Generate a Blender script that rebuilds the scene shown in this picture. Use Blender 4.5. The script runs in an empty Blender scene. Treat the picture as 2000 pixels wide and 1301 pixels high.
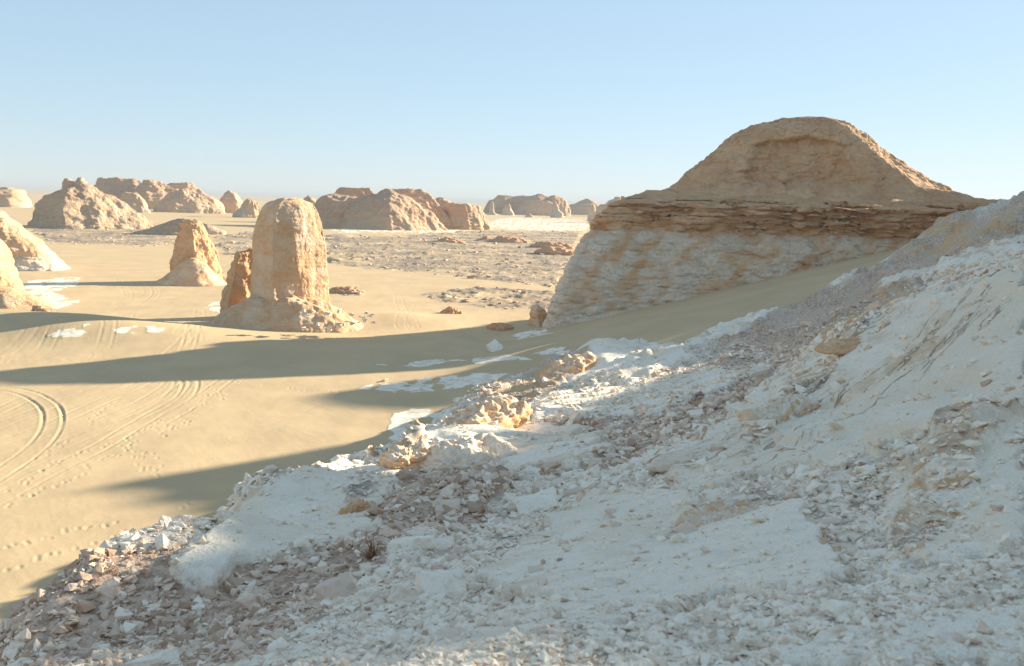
import bpy, bmesh, math, random
import numpy as np
from mathutils import Vector, Matrix

# ------------------------------------------------------------------ camera, light, exposure
EYE = 20.0
PITCH, ROLL = math.radians(8.14), math.radians(1.77)
FPX = 2000 * 32 / 36.0
SUN_AZ, SUN_EL = math.radians(55.0), math.radians(16.0)     # clockwise from the view axis (+Y)

scene = bpy.context.scene
cam_d = bpy.data.cameras.new('camera'); cam = bpy.data.objects.new('camera', cam_d)
scene.collection.objects.link(cam)
cam_d.lens = 32; cam_d.sensor_width = 36; cam_d.clip_start = 0.05; cam_d.clip_end = 90000
cam.matrix_world = (Matrix.Translation((0, 0, EYE)) @ Matrix.Rotation(math.pi / 2 - PITCH, 4, 'X')
                    @ Matrix.Rotation(ROLL, 4, 'Z'))
cam_d.dof.use_dof = True; cam_d.dof.focus_distance = 26; cam_d.dof.aperture_fstop = 4.5
scene.camera = cam

world = bpy.data.worlds.new('World'); scene.world = world; world.use_nodes = True
nt = world.node_tree
bg = nt.nodes['Background']
sky = nt.nodes.new('ShaderNodeTexSky'); sky.sky_type = 'NISHITA'
sky.sun_disc = False; sky.sun_elevation = SUN_EL; sky.sun_rotation = SUN_AZ
sky.altitude = 0; sky.air_density = 0.8; sky.dust_density = 0.1; sky.ozone_density = 6.0
gam = nt.nodes.new('ShaderNodeGamma'); gam.inputs[1].default_value = 0.33          # the soft, pale desert sky
nt.links.new(sky.outputs[0], gam.inputs[0]); hsv = nt.nodes.new('ShaderNodeHueSaturation'); hsv.inputs['Saturation'].default_value = 1.07; hsv.inputs['Hue'].default_value = 0.493
nt.links.new(gam.outputs[0], hsv.inputs['Color']); nt.links.new(hsv.outputs[0], bg.inputs[0]); bg.inputs[1].default_value = 0.128

sun_d = bpy.data.lights.new('sun', 'SUN'); sun = bpy.data.objects.new('sun', sun_d)
scene.collection.objects.link(sun)
sun_d.energy = 3.35; sun_d.angle = math.radians(0.55); sun_d.color = (1.0, 0.89, 0.70)
SUNV = Vector((math.sin(SUN_AZ) * math.cos(SUN_EL), math.cos(SUN_AZ) * math.cos(SUN_EL), math.sin(SUN_EL)))
sun.rotation_euler = (-SUNV).to_track_quat('-Z', 'Y').to_euler()
sun.location = SUNV * 400

scene.render.engine = 'CYCLES'
scene.cycles.use_denoising = True
scene.cycles.max_bounces = 6; scene.cycles.diffuse_bounces = 4; scene.cycles.volume_bounces = 1
scene.view_settings.view_transform = 'Standard'; scene.view_settings.look = 'None'
scene.view_settings.gamma = 1; scene.view_settings.use_curve_mapping = False
scene.view_settings.exposure = 2.04

# ------------------------------------------------------------------ measuring helpers
_cr, _sr, _cp, _sp = math.cos(ROLL), math.sin(ROLL), math.cos(PITCH), math.sin(PITCH)
def ray(px, py):
    xc = (np.asarray(px, float) - 1000) / FPX; yc = (650.5 - np.asarray(py, float)) / FPX
    x = _cr * xc - _sr * yc; y = _sr * xc + _cr * yc
    return x, y * _sp + _cp, y * _cp - _sp
def at(px, py, d):
    x, y, z = ray(px, py); t = d / y
    return x * t, d, EYE + z * t
def on_z(px, py, z=0.0):
    x, y, zz = ray(px, py); t = (z - EYE) / zz
    return x * t, y * t
def project(x, y, z):
    w = z - EYE
    dep = y * _cp - w * _sp; u = y * _sp + w * _cp
    dep = np.where(dep < 0.05, 0.05, dep)
    a, b = x / dep, u / dep
    return 1000 + FPX * (_cr * a + _sr * b), 650.5 - FPX * (-_sr * a + _cr * b)

def sstep(a, b, x):
    t = np.clip((x - a) / (b - a), 0, 1); return t * t * (3 - 2 * t)

# ------------------------------------------------------------------ vectorised noise
_G2 = np.array([(math.cos(a), math.sin(a)) for a in np.arange(16) * math.pi / 8], np.float32)
_rs = np.random.RandomState(3); _G3 = _rs.normal(size=(64, 3)); _G3 = (_G3 / np.linalg.norm(_G3, axis=1)[:, None]).astype(np.float32)
def _h(a, b, c, s):
    with np.errstate(over='ignore'):
        h = a.astype(np.uint32) * np.uint32(374761393) + b.astype(np.uint32) * np.uint32(668265263)
        if c is not None: h = h + c.astype(np.uint32) * np.uint32(2246822519)
        h = h + np.uint32((s * 3266489917) & 0xffffffff)
        h = (h ^ (h >> np.uint32(13))) * np.uint32(1274126177)
        return h ^ (h >> np.uint32(16))
def p2(x, y, s=0):
    x = np.asarray(x, np.float32); y = np.asarray(y, np.float32)
    xf, yf = np.floor(x), np.floor(y); xi, yi = xf.astype(np.int32), yf.astype(np.int32)
    fx, fy = x - xf, y - yf
    u = fx * fx * fx * (fx * (fx * 6 - 15) + 10); v = fy * fy * fy * (fy * (fy * 6 - 15) + 10)
    def c(dx, dy):
        g = _G2[_h(xi + dx, yi + dy, None, s) & 15]
        return g[..., 0] * (fx - dx) + g[..., 1] * (fy - dy)
    a = c(0, 0); b = c(1, 0); a = a + u * (b - a)
    e = c(0, 1); f = c(1, 1); e = e + u * (f - e)
    return (a + v * (e - a)) * 1.5
def p3(x, y, z, s=0):
    x = np.asarray(x, np.float32); y = np.asarray(y, np.float32); z = np.asarray(z, np.float32)
    xf, yf, zf = np.floor(x), np.floor(y), np.floor(z)
    xi, yi, zi = xf.astype(np.int32), yf.astype(np.int32), zf.astype(np.int32)
    fx, fy, fz = x - xf, y - yf, z - zf
    q = lambda t: t * t * t * (t * (t * 6 - 15) + 10)
    u, v, w = q(fx), q(fy), q(fz)
    def c(dx, dy, dz):
        g = _G3[_h(xi + dx, yi + dy, zi + dz, s) & 63]
        return g[..., 0] * (fx - dx) + g[..., 1] * (fy - dy) + g[..., 2] * (fz - dz)
    r = []
    for dz in (0, 1):
        a = c(0, 0, dz); b = c(1, 0, dz); a = a + u * (b - a)
        e = c(0, 1, dz); f = c(1, 1, dz); e = e + u * (f - e)
        r.append(a + v * (e - a))
    return (r[0] + w * (r[1] - r[0])) * 1.5
def fbm2(x, y, o=4, s=0, g=0.5):
    r = 0; a = 1.0; k = 1.0
    for i in range(o):
        r = r + a * p2(x * k, y * k, s + i * 17); a *= g; k *= 2.03
    return r
def fbm3(x, y, z, o=4, s=0, g=0.5):
    r = 0; a = 1.0; k = 1.0
    for i in range(o):
        r = r + a * p3(x * k, y * k, z * k, s + i * 17); a *= g; k *= 2.03
    return r
def inpoly(px, py, poly):
    r = np.zeros(px.shape, bool); n = len(poly)
    for i in range(n):
        x0, y0 = poly[i]; x1, y1 = poly[(i + 1) % n]
        if y0 == y1: continue
        c = (y0 > py) != (y1 > py)
        r ^= c & (px < (x1 - x0) * (py - y0) / (y1 - y0) + x0)
    return r

# ------------------------------------------------------------------ mesh + tagging helpers
COL = scene.collection
def tag(o, label=None, cat=None, group=None, kind=None):
    if label: o['label'] = label
    if cat: o['category'] = cat
    if group: o['group'] = group
    if kind: o['kind'] = kind
    return o
def empty(name, loc):
    o = bpy.data.objects.new(name, None); COL.objects.link(o); o.location = loc
    o.empty_display_size = 0.5
    return o
def link_mesh(name, me, mat, parent=None, origin=(0, 0, 0)):
    o = bpy.data.objects.new(name, me); COL.objects.link(o)
    if mat: me.materials.append(mat)
    if parent: o.parent = parent
    else: o.location = origin
    return o
def grid_mesh(name, P, attrs=None, wrap=False, origin=(0, 0, 0), smooth=True, flip=False):
    n, m = P.shape[:2]
    me = bpy.data.meshes.new(name)
    V = (P.reshape(-1, 3) - np.asarray(origin)).astype(np.float32)
    idx = np.arange(n * m).reshape(n, m)
    if wrap: idx = np.concatenate([idx, idx[:, :1]], 1)
    a, b, c, d = idx[:-1, :-1], idx[:-1, 1:], idx[1:, 1:], idx[1:, :-1]
    Q = np.stack([a, b, c, d] if not flip else [a, d, c, b], -1).reshape(-1, 4).astype(np.int32)
    me.vertices.add(len(V)); me.vertices.foreach_set('co', V.ravel())
    me.loops.add(Q.size); me.loops.foreach_set('vertex_index', Q.ravel())
    me.polygons.add(len(Q)); me.polygons.foreach_set('loop_start', np.arange(0, Q.size, 4, dtype=np.int32))
    try: me.polygons.foreach_set('loop_total', np.full(len(Q), 4, np.int32))
    except Exception: pass
    me.polygons.foreach_set('use_smooth', np.full(len(Q), smooth))
    for k, v in (attrs or {}).items():
        at_ = me.attributes.new(k, 'FLOAT', 'POINT')
        at_.data.foreach_set('value', np.ascontiguousarray(v.reshape(-1), np.float32))
    me.update(calc_edges=True)
    return me

# ------------------------------------------------------------------ materials
class NB:
    def __init__(s, name):
        s.m = bpy.data.materials.new(name); s.m.use_nodes = True; s.t = s.m.node_tree
        s.b = s.t.nodes['Principled BSDF']; s.b.inputs['Specular IOR Level'].default_value = 0.15
        s.b.inputs['Roughness'].default_value = 0.95
        s.pos = s.t.nodes.new('ShaderNodeNewGeometry').outputs['Position']
    def l(s, a, b): s.t.links.new(a, b)
    def setv(s, sock, v):
        if hasattr(v, 'links'): s.l(v, sock)
        elif isinstance(v, (tuple, list)) and len(v) == 3 and sock.type == 'RGBA': sock.default_value = (*v, 1)
        else: sock.default_value = v
    def attr(s, n, kind='GEOMETRY'):
        a = s.t.nodes.new('ShaderNodeAttribute'); a.attribute_name = n; a.attribute_type = kind; return a.outputs['Fac']
    def noise(s, scale, det=4, rough=0.55, vec=None, dist=0.0):
        n = s.t.nodes.new('ShaderNodeTexNoise'); n.inputs['Scale'].default_value = scale
        n.inputs['Detail'].default_value = det; n.inputs['Roughness'].default_value = rough
        n.inputs['Distortion'].default_value = dist
        s.l(vec if vec is not None else s.pos, n.inputs['Vector']); return n.outputs['Fac']
    def vor(s, scale, vec=None, out='Distance', feat='F1'):
        n = s.t.nodes.new('ShaderNodeTexVoronoi'); n.inputs['Scale'].default_value = scale; n.feature = feat
        s.l(vec if vec is not None else s.pos, n.inputs['Vector']); return n.outputs[out]
    def vmul(s, v, sc=None):
        n = s.t.nodes.new('ShaderNodeVectorMath'); n.operation = 'MULTIPLY'
        s.l(sc if sc is not None else s.pos, n.inputs[0]); n.inputs[1].default_value = v; return n.outputs[0]
    def math(s, op, a, b=0.0, clamp=False):
        n = s.t.nodes.new('ShaderNodeMath'); n.operation = op; n.use_clamp = clamp
        s.setv(n.inputs[0], a); s.setv(n.inputs[1], b); return n.outputs[0]
    def ramp(s, f, a, b, lo=0.0, hi=1.0):
        n = s.t.nodes.new('ShaderNodeMapRange'); n.interpolation_type = 'SMOOTHSTEP'
        s.setv(n.inputs[0], f); n.inputs[1].default_value = a; n.inputs[2].default_value = b
        n.inputs[3].default_value = lo; n.inputs[4].default_value = hi; return n.outputs[0]
    def mix(s, f, a, b):
        n = s.t.nodes.new('ShaderNodeMix'); n.data_type = 'RGBA'
        s.setv(n.inputs[0], f); s.setv(n.inputs[6], a); s.setv(n.inputs[7], b); return n.outputs[2]
    def color(s, c): s.setv(s.b.inputs['Base Color'], c)
    def bump(s, h, dist, strength=1.0, prev=None):
        n = s.t.nodes.new('ShaderNodeBump'); n.inputs['Distance'].default_value = dist
        n.inputs['Strength'].default_value = strength; s.l(h, n.inputs['Height'])
        if prev is not None: s.l(prev, n.inputs['Normal'])
        s.l(n.outputs[0], s.b.inputs['Normal']); return n.outputs[0]

CHALK, CHALK2 = (0.95, 0.84, 0.69), (0.82, 0.67, 0.50)
TAN, TAN2 = (0.86, 0.55, 0.32), (0.79, 0.46, 0.24)
OCHRE, BROWN, BROWN2 = (0.64, 0.37, 0.17), (0.64, 0.34, 0.185), (0.80, 0.49, 0.295)
SAND = (0.62, 0.455, 0.265)

def mat_rock(name, k=1.0, fine=1.0, bumpd=0.5, fineb=0.10, dull=0.0):
    """chalk / ochre / brown by vertex masks, broken up by noise; k = noise frequency"""
    b = NB(name)
    n1 = b.noise(0.35 * k, 6, 0.6); n2 = b.noise(2.2 * k, 5, 0.6); n3 = b.noise(14 * fine, 4, 0.6)
    st = b.noise(1.0 * k, 5, 0.65, b.vmul((0.6, 0.6, 1.4)))          # beds, nearly level
    base = b.mix(b.ramp(st, 0.38, 0.62), TAN, TAN2)
    base = b.mix(b.ramp(n2, 0.45, 0.75, 0, 0.6), base, (0.82, 0.66, 0.47))
    br = b.mix(b.ramp(n2, 0.35, 0.65), BROWN, BROWN2)
    f = b.math('ADD', b.attr('brown'), b.math('MULTIPLY', b.math('SUBTRACT', n2, 0.5), 0.9))
    base = b.mix(b.ramp(f, 0.32, 0.68), base, br)
    ch = b.mix(b.ramp(n2, 0.36, 0.66), (0.93, 0.82, 0.68), (0.86, 0.65, 0.45))
    f = b.math('ADD', b.attr('chalk'), b.math('ADD', b.math('MULTIPLY', b.math('SUBTRACT', n1, 0.5), 0.5),
               b.math('MULTIPLY', b.math('SUBTRACT', n2, 0.5), 0.8)))
    base = b.mix(b.ramp(f, 0.18, 0.82), base, ch)
    f = b.math('ADD', b.attr('ochre'), b.math('MULTIPLY', b.math('SUBTRACT', n2, 0.5), 1.0))
    base = b.mix(b.ramp(f, 0.40, 0.80), base, b.mix(b.ramp(n3, 0.35, 0.65), OCHRE, TAN))
    base = b.mix(b.ramp(n3, 0.50, 0.80, 0, 0.35), base, (0.42, 0.29, 0.20))
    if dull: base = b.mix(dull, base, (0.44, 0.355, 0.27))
    b.color(base)
    h = b.bump(n2, bumpd, 0.9)
    b.bump(n3, fineb, 1.0, h)
    return b.m

M_ROCK = mat_rock('layered_desert_rock')
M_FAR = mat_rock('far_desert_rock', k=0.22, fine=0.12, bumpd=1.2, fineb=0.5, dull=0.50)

# ------------------------------------------------------------------ the sand plain
def ground_base(x, y):
    """sand level without small detail"""
    x0 = np.maximum(5.5 - (144 - y) * 0.33, -6.0)
    x0 = np.where(y > 144, 5.5 + (y - 144) * 0.9, x0)
    t = x - x0
    ramp = 0.265 * (0.5 * (t + np.sqrt(t * t + 9)))
    ramp = np.minimum(ramp, 22.0) * sstep(400, 200, y)
    z = ramp
    z = z + 2.9 * np.exp(-((x + 66) / 26.0) ** 2 - ((y - 124) / 10.0) ** 2)          # long dune swell
    z = z + 1.1 * np.exp(-((x + 20) / 12.0) ** 2 - ((y - 150) / 9.0) ** 2)
    z = z - 0.9 * np.exp(-((x + 3) / 6.0) ** 2 - ((y - 140) / 8.0) ** 2)             # hollow under the cliff
    far = sstep(60, 400, np.hypot(x, y))
    z = z + 0.35 * p2(x / 45.0, y / 60.0, 5) * (1 - 0.4 * far) + 0.8 * far * p2(x / 160.0, y / 240.0, 6)
    return z

TRACKS = [  # wheel tracks, centre lines measured on the sand (depth factor first)
 (1.5, [(-30, 758), (30, 763), (75, 778), (100, 800), (102, 830), (85, 860), (45, 895), (0, 925), (-40, 950)]),
 (0.6, [(-20, 812), (60, 775), (130, 758), (175, 742), (230, 715)]),
 (0.7, [(-20, 838), (80, 800), (200, 757), (260, 735), (330, 690), (380, 650)]),
 (0.7, [(-20, 872), (100, 830), (220, 775), (285, 745), (345, 700), (372, 655), (385, 620)]),
 (0.6, [(-20, 905), (120, 852), (250, 800), (310, 768), (340, 742), (335, 715)]),
 (0.6, [(-20, 930), (150, 858), (300, 800), (345, 765), (355, 742), (330, 710)]),
 (0.5, [(-20, 965), (120, 905), (250, 850), (350, 805), (430, 750), (480, 715)]),
 (0.9, [(-20, 985), (90, 925), (200, 870), (290, 815), (360, 775), (372, 742), (360, 715)]),
 (0.4, [(470, 855), (560, 825), (640, 790), (690, 768)]),
 (0.4, [(500, 858), (590, 825), (670, 790), (720, 768)]),
 (0.5, [(140, 700), (165, 685), (160, 670), (145, 660)]),
 (0.5, [(0, 655), (60, 640), (120, 628), (200, 622)]),
 (0.5, [(0, 700), (60, 665), (110, 640), (150, 625)]),
 (0.5, [(385, 655), (370, 640), (330, 630), (280, 622)]),
 (0.6, [(352, 650), (375, 640), (388, 625), (390, 605)]),
 (0.5, [(200, 650), (215, 640), (205, 625), (180, 615)]),
 (0.5, [(225, 640), (245, 628), (250, 615)]),
 (0.6, [(430, 660), (560, 668), (700, 672), (820, 660), (930, 648), (1010, 645)]),
 (0.4, [(480, 715), (620, 705), (760, 690), (880, 668), (1000, 650)]),
 (0.6, [(200, 605), (240, 590), (250, 575), (240, 555)]),
 (0.6, [(240, 600), (275, 585), (290, 570), (275, 552)]),
 (0.6, [(270, 600), (300, 582), (305, 565), (295, 550)]),
 (0.5, [(310, 550), (340, 565), (370, 580), (400, 590)]),
 (0.5, [(150, 590), (200, 575), (230, 560), (235, 545)]),
 (0.6, [(775, 575), (782, 595), (790, 612), (810, 632)]),
 (0.6, [(800, 600), (790, 612), (782, 625), (790, 640)]),
 (0.4, [(790, 575), (810, 592), (840, 612)]),
 (0.4, [(300, 520), (270, 505), (230, 495), (200, 480)]),
]
PRINTS = [[(0, 965), (60, 940), (110, 905), (180, 880), (230, 865), (300, 832), (345, 812)],
          [(10, 995), (60, 970), (100, 955), (150, 935), (190, 920), (165, 905), (230, 890), (262, 862)],
          [(240, 870), (265, 890), (270, 920), (320, 915), (310, 900), (280, 880)],
          [(320, 855), (315, 830), (335, 842), (370, 825), (350, 815)],
          [(365, 805), (400, 790), (385, 780), (420, 770), (435, 785), (430, 765), (400, 755)],
          [(440, 745), (520, 752), (600, 764), (700, 772), (760, 775)],
          [(0, 1075), (60, 1060), (120, 1040), (200, 1028), (260, 1015)],
          [(30, 1110), (80, 1085), (150, 1072), (220, 1045), (300, 1030)],
          [(330, 945), (350, 975), (370, 1000)], [(310, 930), (340, 960), (360, 990)],
          [(170, 830), (200, 800), (240, 780)], [(60, 900), (100, 880), (140, 860)]]
CRUST = [[(742, 812), (800, 800), (880, 794), (960, 788), (930, 850), (830, 905), (772, 872), (762, 835)],
         [(705, 762), (765, 745), (850, 737), (930, 731), (1000, 728), (960, 748), (850, 764), (770, 768)],
         [(780, 710), (850, 701), (925, 705), (850, 714)], [(868, 782), (930, 770), (990, 768), (940, 790)],
         [(1030, 690), (1080, 680), (1190, 673), (1180, 690), (1050, 697)],
         [(725, 710), (750, 708), (748, 713), (722, 713)], [(920, 700), (1000, 690), (1030, 705), (940, 712)],
         [(85, 655), (130, 645), (175, 648), (160, 664), (110, 664)], [(215, 640), (270, 634), (325, 640), (312, 652), (240, 655)],
         [(160, 633), (200, 632), (205, 638), (165, 640)],
         [(20, 560), (110, 538), (160, 540), (150, 560), (100, 570), (160, 590), (110, 604), (40, 575)],
         [(935, 440), (985, 425), (1130, 428), (1160, 440), (1140, 452), (1000, 449)],
         [(640, 446), (880, 444), (960, 436), (970, 442), (890, 455), (650, 453)],
         [(400, 600), (430, 590), (470, 610), (440, 622)], [(1000, 655), (1050, 640), (1085, 648), (1010, 662)]]
GRAVEL = [[(640, 458), (760, 462), (930, 452), (1135, 452), (1115, 500), (1085, 560), (960, 548), (840, 532), (700, 522), (640, 512)],
          [(830, 572), (950, 560), (1090, 568), (1085, 606), (960, 600), (850, 588)],
          [(60, 446), (330, 446), (340, 476), (230, 480), (100, 474)], [(420, 462), (500, 455), (500, 500), (440, 500)],
          [(660, 566), (700, 560), (705, 574), (670, 578)]]

def build_plain():
    az = np.radians(np.concatenate([np.linspace(-180, -60, 16)[:-1], np.linspace(-60, -31.5, 30)[:-1],
                                    np.arange(-31.5, 5.0, 0.058), np.arange(5.0, 31.5, 0.14), np.linspace(31.5, 180, 36)]))
    r = np.concatenate([[18, 26, 32], np.geomspace(37, 115, 330)[:-1], np.geomspace(115, 330, 190)[:-1], np.geomspace(330, 2400, 150)[:-1],
                        np.geomspace(2400, 42000, 50)])
    RR, AA = np.meshgrid(r, az, indexing='ij')
    X, Y = RR * np.sin(AA), RR * np.cos(AA)
    Z = ground_base(X, Y).astype(np.float64)
    px, py = project(X, Y, Z); vis = Y > 5
    wx = 14 * fbm2(X / 7, Y / 7, 3, 70); wy = 5 * fbm2(X / 9, Y / 9, 3, 71)
    k = np.clip(RR / 120, 0.6, 1.3); wx, wy = wx / k, wy / k
    chalk = np.zeros_like(X); grav = np.zeros_like(X)
    for p in CRUST: chalk = np.maximum(chalk, inpoly(px + wx, py + wy, p) & vis)
    for p in GRAVEL: grav = np.maximum(grav, inpoly(px + wx * 2, py + wy, p) & vis)
    chalk = chalk * sstep(-0.55, -0.15, fbm2(X / 3.0, Y / 5.0, 3, 74))
    farv = sstep(250, 600, RR)
    grav = np.clip(grav + 0.45 * farv * sstep(0.0, 0.5, fbm2(X / 60, Y / 120, 4, 77)) + 0.45 * sstep(1200, 4000, RR), 0, 1)
    # ground roughness: sand ripples and swells stay soft, stony flats are lumpy
    near = sstep(400, 150, RR)
    Z += 0.05 * near * fbm2(X / 6.0, Y / 9.0, 3, 9)
    Z += 0.004 * near * p2((X * 0.8 + Y * 0.6) / 0.5 + 1.5 * p2(X / 4, Y / 4, 2), Y / 6, 3)
    Z += chalk * (0.03 + 0.03 * fbm2(X / 1.2, Y / 1.6, 3, 12)) * sstep(500, 120, RR)
    lump = fbm2(X / 5.0, Y / 6.0, 3, 15)
    Z += grav * sstep(900, 150, RR) * 0.55 * np.maximum(lump - 0.05, 0)
    lump = p2(X / 26.0, Y / 30.0, 18)
    Z += grav * sstep(160, 300, RR) * sstep(1500, 700, RR) * 3.2 * np.maximum(lump - 0.38, 0) ** 1.0
    # wheel tracks
    sel = np.where((RR < 330) & (AA > -0.62) & (AA < 0.12))
    sx, sy = X[sel], Y[sel]; dz = np.zeros_like(sx)
    for dep, pts in TRACKS:
        W = np.array([on_z(a, b, 0.0) for a, b in pts])
        W = np.array([on_z(a, b, float(ground_base(np.array(w[0]), np.array(w[1])))) for (a, b), w in zip(pts, W)])
        t = np.linspace(0, len(W) - 1, len(W) * 5); i = np.clip(t.astype(int), 0, len(W) - 2); f = (t - i)[:, None]
        g = lambda q: W[np.clip(i + q, 0, len(W) - 1)]                                     # Catmull-Rom
        C = 0.5 * ((2 * g(0)) + (g(1) - g(-1)) * f + (2 * g(-1) - 5 * g(0) + 4 * g(1) - g(2)) * f * f + (-g(-1) + 3 * g(0) - 3 * g(1) + g(2)) * f ** 3)
        D = np.full(sx.shape, 9.0)
        for a, b in zip(C[:-1], C[1:]):
            lo, hi = np.minimum(a, b) - 2.2, np.maximum(a, b) + 2.2
            q = np.where((sx > lo[0]) & (sx < hi[0]) & (sy > lo[1]) & (sy < hi[1]))[0]
            if not len(q): continue
            ab = b - a; L = ab @ ab + 1e-9
            tt = np.clip(((sx[q] - a[0]) * ab[0] + (sy[q] - a[1]) * ab[1]) / L, 0, 1)
            D[q] = np.minimum(D[q], np.hypot(sx[q] - a[0] - tt * ab[0], sy[q] - a[1] - tt * ab[1]))
        e = D - 0.78; rr = np.hypot(sx, sy); wd = np.clip(rr / 90, 0.8, 1.15)
        dz += 0.55 * dep * (-0.060 * np.exp(-(e / (0.14 * wd)) ** 2) + 0.028 * np.exp(-((np.abs(e) - 0.27 * wd) / (0.11 * wd)) ** 2)) * (D < 2.2) * wd
    Z[sel] += dz * (0.75 + 0.7 * fbm2(sx / 7.0, sy / 7.0, 3, 90)) + 0.012 * np.minimum(1, np.abs(dz) / 0.02) * p2(sx / 0.5, sy / 0.5, 91)
    # footprints
    rnd = np.random.RandomState(8)
    for pts in PRINTS:
        W = np.array([on_z(a, b, 0.0) for a, b in pts])
        for a, b in zip(W[:-1], W[1:]):
            n = max(2, int(np.hypot(*(b - a)) / 0.42))
            for i in range(n):
                if rnd.uniform() < 0.3: continue
                p = a + (b - a) * (i / n) + rnd.normal(0, 0.24, 2)
                R, A = math.hypot(*p), math.atan2(p[0], p[1])
                j, c = np.searchsorted(r, R), np.searchsorted(az, A)
                sl = (slice(max(j - 5, 0), j + 6), slice(max(c - 9, 0), c + 10))
                dd = ((X[sl] - p[0]) ** 2 + (Y[sl] - p[1]) ** 2) / 0.13 ** 2
                Z[sl] += -0.05 * np.exp(-dd) + 0.010 * np.exp(-(np.sqrt(dd) - 1.9) ** 2 * 3)
    me = grid_mesh('sand_plain', np.stack([X, Y, Z], -1), dict(chalk=chalk, gravel=grav))
    b = NB('desert_sand')
    n1 = b.noise(0.12, 5, 0.6); n2 = b.noise(1.3, 5, 0.65); n3 = b.noise(9, 4, 0.6)
    c = b.mix(b.ramp(n1, 0.35, 0.65), SAND, (0.56, 0.41, 0.24))
    c = b.mix(b.ramp(n3, 0.4, 0.8, 0, 0.25), c, (0.49, 0.36, 0.215))
    v = b.noise(0.6, 7, 0.72); v2 = b.noise(0.045, 5, 0.65)
    f = b.math('ADD', b.attr('gravel'), b.math('ADD', b.math('MULTIPLY', b.math('SUBTRACT', v, 0.5), 2.6), b.math('MULTIPLY', b.math('SUBTRACT', v2, 0.5), 2.2)))
    f = b.math('MULTIPLY', b.ramp(f, 0.60, 1.25), b.ramp(b.attr('gravel'), 0.02, 0.3))
    c = b.mix(f, c, b.mix(b.ramp(n2, 0.4, 0.65), (0.22, 0.17, 0.14), (0.38, 0.30, 0.23)))
    f = b.math('ADD', b.attr('chalk'), b.math('MULTIPLY', b.math('SUBTRACT', b.noise(0.8, 7, 0.75), 0.5), 2.6))
    c = b.mix(b.ramp(f, 0.55, 1.05), c, b.mix(b.ramp(n2, 0.4, 0.7), CHALK, (0.74, 0.65, 0.52)))
    b.color(c)
    h = b.bump(n2, 0.05, 0.5); b.bump(n3, 0.012, 0.6, h)
    o = link_mesh('sand_plain', me, b.m); tag(o, kind='structure', label='pale golden sand plain with wheel tracks reaching the horizon')
    return o
build_plain()

# ------------------------------------------------------------------ the stony hillside in front
# (px, py, distance): measured points on its surface
CTRL = [
 (1000,1301,3.2),(1000,1150,6.0),(1000,1000,13),(1000,900,25),(1000,862,33),(1000,800,53),(1000,760,67),(1000,737,75),
 (1500,1285,2.9),(1500,1150,4.4),(1500,1000,8.0),(1500,850,16),(1500,750,30),(1500,700,45),(1500,650,68),(1500,612,96),
 (1750,1285,2.8),(1750,1000,6.4),(1750,850,11),(1750,700,17),(1750,625,24),(1750,590,50),(1750,550,75),(1750,510,104),
 (1980,1285,2.8),(1980,1000,5.2),(1980,850,8),(1980,700,12),(1980,600,15),(1980,545,17.5),(1980,520,42),(1980,470,65),(1980,420,86),(1980,384,100),
 (500,1285,4.4),(500,1150,8.0),(500,1050,13),(250,1285,5.4),(250,1200,7.6),(700,1285,3.8),(700,1150,7.0),(700,1050,11.2),(700,1000,15),(700,945,23),
 (420,1060,14.6),(600,960,21),(850,1000,13.5),(850,920,24),(850,870,34),(0,1301,7.0),(0,1240,8.0),(150,1180,9.8),(330,1102,14),(430,1020,18.5),(520,962,22.5),
 (620,928,26),(710,915,29),(760,885,34),(830,850,44),(880,802,59),(930,770,68),(1080,708,80),(1170,677,86),(1250,690,75),(1300,680,84),(1400,648,92),(1250,720,63),
 (1250,760,45),(1250,850,24),(1250,950,12.5),(1250,1050,8),(1250,1200,4.2),(1600,600,92),(1600,640,62),(1620,700,28),(1600,566,108),(1700,520,116),(1760,490,119),(1850,424,116),(1940,402,107),(1900,460,92),(1880,510,66),(1880,560,21)]
EDGE_L = [(0,1240,8.0),(150,1180,9.8),(330,1102,14),(430,1020,18.5),(520,962,22.5),(620,928,26),(710,915,29),(760,885,34),(830,850,44),(880,802,59),(930,770,68),(1000,737,75),(1080,708,80),(1170,677,86)]
EDGE_R = [(1300,665,88),(1400,645,93),(1500,612,97),(1600,566,108),(1700,520,116),(1760,490,119)]
SKYL = [(1850,424,116),(1940,402,107),(1980,384,100)]
def hill_points():
    P = [at(*c) for c in CTRL]
    for c in EDGE_L:
        x, y, z = at(*c)
        for m, k in ((1.22, 0.0), (1.55, 0.38), (1.95, 0.04)):
            sight = EYE + (z - EYE) * m
            zz = sight - 0.16 * z if k == 0 else min(sight - 2.5, k * z - (2.5 if k < 0.1 else 0))
            P.append((x * m, y * m, zz))
    for c in EDGE_R:
        x, y, z = at(*c); P += [(x * 1.12, y * 1.12, z - 4.5), (x * 1.35, y * 1.35, z - 11)]
    for c in SKYL:
        x, y, z = at(*c); P += [(x * 1.1, y * 1.1, z - 1.5), (x * 1.4, y * 1.4, z - 7)]
    for a in range(-180, 180, 30):
        s, c = math.sin(math.radians(a)), math.cos(math.radians(a))
        P.append((0.7 * s, 0.7 * c, 18.45 + 0.15 * s))
    P += [(-4, 1.0, 16.9), (-9, 2, 14.0), (-16, 3, 9.0), (-26, 6, -2), (-40, 20, -3), (-8, -6, 15.5), (-25, -15, 2), (0, -8, 18.8), (0, -30, 18),
          (6, 1.5, 19.3), (12, 5, 20.2), (8, -6, 20.5), (20, -10, 23), (25, 12, 22.5), (20, 22, 20.4), (35, 40, 20.5), (36, 52, 20.5),
          (55, 70, 22), (62, 95, 23.2), (60, -10, 27), (90, 60, 27), (110, 100, 26), (120, 40, 26)]
    return np.array(P)
_HP = hill_points()
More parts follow.
